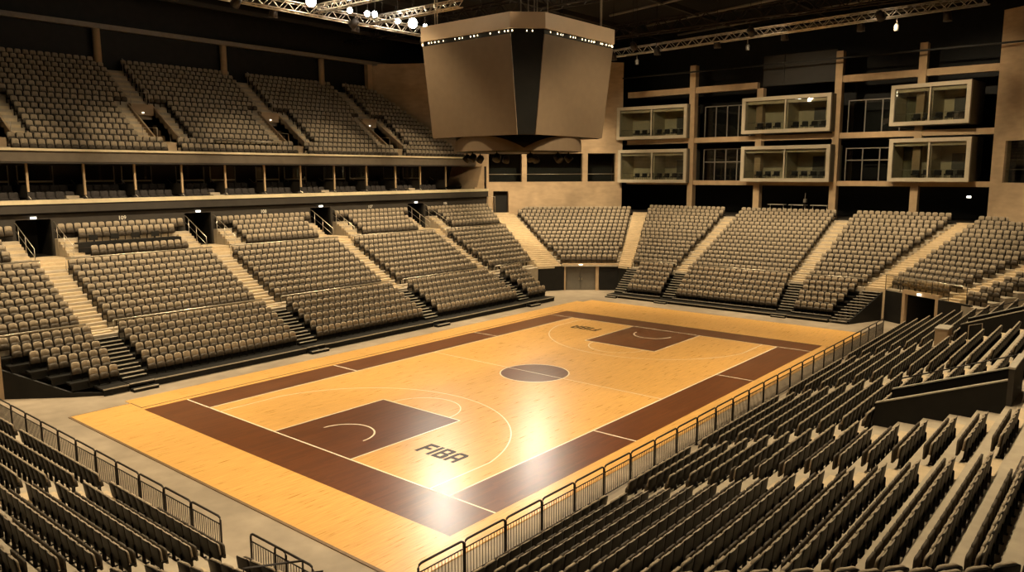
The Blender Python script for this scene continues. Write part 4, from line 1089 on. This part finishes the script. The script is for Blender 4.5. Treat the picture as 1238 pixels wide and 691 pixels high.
N = len(rest); nv, nf = len(tv), len(tf)
ya = np.array([s[1] for s in rest]); ps = np.array([s[0] for s in rest])
c_, s_ = np.cos(ya)[:, None], np.sin(ya)[:, None]
vx = c_ * tv[:, 0] - s_ * tv[:, 1] + ps[:, :1]; vy = s_ * tv[:, 0] + c_ * tv[:, 1] + ps[:, 1:2]; hs = np.array([.84 if q[2][:4] in ('near', 'west', 'turn') else 1.0 for q in rest])[:, None]; vz = tv[None, :, 2] * hs + ps[:, 2:3]
allv = np.stack([vx, vy, vz], -1).reshape(-1, 3).astype(np.float32)
allf = (tf[None] + (np.arange(N) * nv)[:, None, None]).reshape(-1, 4).astype(np.int32)
me = bpy.data.meshes.new('arena_seating')
me.vertices.add(N * nv); me.vertices.foreach_set('co', allv.ravel())
me.loops.add(N * nf * 4); me.loops.foreach_set('vertex_index', allf.ravel())
me.polygons.add(N * nf); me.polygons.foreach_set('loop_start', np.arange(N * nf, dtype=np.int32) * 4); 
for m_ in ('shell', 'pad', 'edge_glint', 'pan'): me.materials.append(M[m_])
me.polygons.foreach_set('material_index', np.tile(tm, N).astype(np.int32))
me.update(calc_edges=True); me.validate()
o = bpy.data.objects.new('arena_seating', me); COL.objects.link(o)
tag(o, 'thousands of taupe folding seats filling the tiers all around the court', 'seating', None, 'stuff')
print('SEATS', len(SEATS), 'near', len(chosen))

# ------------------------------------------------------------------ lamps
WARM = (1.0, .79, .50); PW = .52
def aim(o, tgt):
    from mathutils import Vector
    o.rotation_euler = (Vector(tgt) - Vector(o.matrix_world.translation if False else o.location)).to_track_quat('-Z', 'Y').to_euler()
def flood(loc, tgt, power, label, r=.24, spread=radians(75), blend=.6, m='lamp', col=WARM, group='floodlights', deep=.16, globe=False):
    loc = V3(*loc); ax = V3(*tgt) - loc; ax /= np.linalg.norm(ax)
    t = thing('floodlight', label, 'lamp', tuple(loc), 0, group)
    if globe:
        MB().lathe([(.05, -.34), (r * .6, -.26), (r * .7, -.1), (r * .5, -.08)], (0, 0, 0), 16, 0, ax).build('housing', M['steel'], t)
        MB().lathe([(r * .05, -r), (r * .5, -r * .86), (r * .87, -r * .5), (r, 0), (r * .87, r * .5), (r * .5, r * .86), (r * .05, r)], (0, 0, 0), 16, 0, ax).build('lens', M[m], t)
    else:
        MB().lathe([(.08, -.34), (r * .9, -.26), (r, -.05), (r * 1.12, deep), (r * 1.08, deep), (r * .95, -.03)], (0, 0, 0), 16, 0, ax).build('housing', M['steel'], t)
        MB().lathe([(r * .9, -.02), (r * .9, 0)], (0, 0, 0), 16, 0, ax).build('lens', M[m], t)
    MB().tube([-ax * .3, -ax * .34 + V3(0, 0, .1), (-ax[0] * .3, -ax[1] * .3, 24.4 - loc[2])], .02, 5).build('yoke', M['steel'], t)
    if power:
        ld = bpy.data.lights.new('lamp_beam', 'SPOT'); ld.energy = power; ld.spot_size = spread; ld.spot_blend = blend; ld.color = col; ld.shadow_soft_size = r * .8
        lo_ = bpy.data.objects.new('lamp_beam', ld); COL.objects.link(lo_); lo_.location = tuple(loc + ax * (deep + r + .02)); aim(lo_, tgt)
    return t
def mirror(u, v, z):     # where a lamp at height z must hang for its reflection in the court to be seen at (u,v)
    d = fwd + r2 * (u - 619) / F + u2 * (345.5 - v) / F
    return CAM + d * ((CAM[2] + z) / -d[2]) * V3(1, 1, 0) + V3(0, 0, z - CAM[2])
i = 0
for (u, v, pw) in ((530, 606, 2800), (541, 618, 3200), (630, 550, 3400), (648, 566, 4400)):
    q = mirror(u, v, 19.0); i += 1
    d_ = fwd + r2 * (u - 619) / F + u2 * (345.5 - v) / F; hit = CAM + d_ * (CAM[2] / -d_[2])
    flood(q, tuple(hit), pw, 'round floodlight hidden behind the scoreboard above the far corner, %s of its bank' % ORD[i], spread=radians(36), blend=.8, col=(1, .90, .72), group='floodlights behind the scoreboard')
for x in (-2, 6, 14, 22, 30):
    for y_ in (-6.5, 12):
        if x == 30 and y_ > 0: continue
        flood((x, y_, 22.0), (x * .9 + 1.4, 7.5, 0), 5800, 'round floodlight above the %s side of the court, %s from the near end' % ('near' if y_ < 0 else 'far', ORD[int((x + 10) / 8)]), spread=radians(64), group='floodlights above the court edges')
# downlights over the stands, plus floods added to brighten dim parts
def bank(lst, lab, grp, spread=80):
    for j, (p, q, pw) in enumerate(lst):
        flood(p, q, pw, 'shielded floodlight %s, %s of its row' % (lab, ORD[j + 1]), spread=radians(spread), blend=.7, deep=.26, group=grp)
bank([((x, 23.7, 19.6), (x, 27.0, 2.5), 5600) for x in (-8, -2, 4, 10, 16, 22, 28, 33)], 'hung from the truss over the long stand', 'floodlights over the long stand', 98)
bank([((37.2 + .02 * y_, y_, 19.6), (42.5, y_, 3), 4600) for y_ in (-6, -1, 4, 9, 14, 18)], 'hung from the bright truss over the end stand', 'floodlights over the end stand')
bank([((35.5, 21.5, 19.6), (42, 27, 4), 5000), ((33.0, 20.0, 19.6), (45, 29.5, 8.5), 12000), ((34, 14, 19.6), (51, 19, 11), 5000), ((34, 5, 19.6), (51.2, 7, 12), 5500), ((34, -3, 19.6), (51, -5, 12), 6000)], 'turned to the corner and end walls', 'floodlights turned to the end walls', 62)  # unseen lamps added to lift the brightness of the far walls
bank([((x, -11.0, 22.4), (x, -11.3, 1.5), 5300) for x in (-2, 5, 12, 19, 26, 33)], 'in the roof above the near sideline', 'floodlights over the near stand', 82)
bank([((-9, y_, 22.4), (-10, y_, .5), 5200) for y_ in (-2, 5, 12, 19)], 'in the roof above the near baseline', 'floodlights over the near end stand', 70)
bank([((x, 1.0, 22.4), (x, 27.0, 3.5), 3200) for x in (0, 9, 18, 27)] + [((17, y_, 22.4), (44, y_, 4), 3200) for y_ in (2, 13)], 'turned across the court to the far stands', 'floodlights turned across the court', 46)  # added frontal fill so the seat fronts come out lighter
bank([((19, -9, 20.5), (13.5, 4, 14.5), 1900), ((0, 13, 20.5), (9, 8, 15), 700)], 'turned on the scoreboard', 'floodlights turned on the scoreboard', 50)  # two unseen lamps added to light the screens and fascia
bank([((x, 22.6, 19.6), (x, 34.6, 11.9), 2600) for x in (-9, -1, 7, 15, 23, 31)], 'on the truss turned to the upper tier front', 'floodlights turned to the upper tier', 36)  # lamps added so the front rows are bright and fade towards the back
# lamps seen on the truss
def atz(u, v, z): d = fwd + r2 * (u - 619) / F + u2 * (345.5 - v) / F; return CAM + d * (z - CAM[2]) / d[2]
vis = [(376, 2, .28, 'lamp', 'big warm glowing lamp where the two bright trusses meet'), (423, 12.5, .16, 'lampw', 'cool white lamp on the truss, left of the paired lamps'), (444, 16.5, .17, 'lampw', 'left lamp of the glowing pair on the truss'),
       (453, 17, .17, 'lampw', 'right lamp of the glowing pair on the truss'), (481, 25, .18, 'lampw', 'small lamp just left of the biggest glowing lamp'), (499, 28, .30, 'lamp', 'biggest glowing lamp on the truss beside the scoreboard'), (514, 32, .14, 'lampw', 'small bright lamp touching the scoreboard edge')]
for (u, v, r, m_, lab) in vis:
    q = atz(u, v, 20.0); 
    flood(q, tuple(q + V3(-1, -1, -1.5)), 0, lab, r=r, m=m_, group='glowing lamps on the truss', globe=True)
ld = bpy.data.lights.new('lamp_glow', 'POINT'); ld.energy = 260; ld.color = WARM; ld.shadow_soft_size = .4
for (u, v) in ((376, -8), (499, 14)):
    lo_ = bpy.data.objects.new('lamp_glow', ld); COL.objects.link(lo_); lo_.location = tuple(atz(u, v, 20.4))
wd = bpy.data.worlds.new('world'); SC.world = wd; wd.use_nodes = True
wd.node_tree.nodes['Background'].inputs[0].default_value = (1, .8, .55, 1); wd.node_tree.nodes['Background'].inputs[1].default_value = .02
SC.view_settings.view_transform = 'Standard'; SC.view_settings.look = 'None'; SC.view_settings.gamma = 1; SC.view_settings.use_curve_mapping = False
SC.view_settings.exposure = 0.32
SC.cycles.use_denoising = True
SC.cycles.max_bounces = 6; SC.cycles.transparent_max_bounces = 12
SC.cycles.sample_clamp_indirect = 4
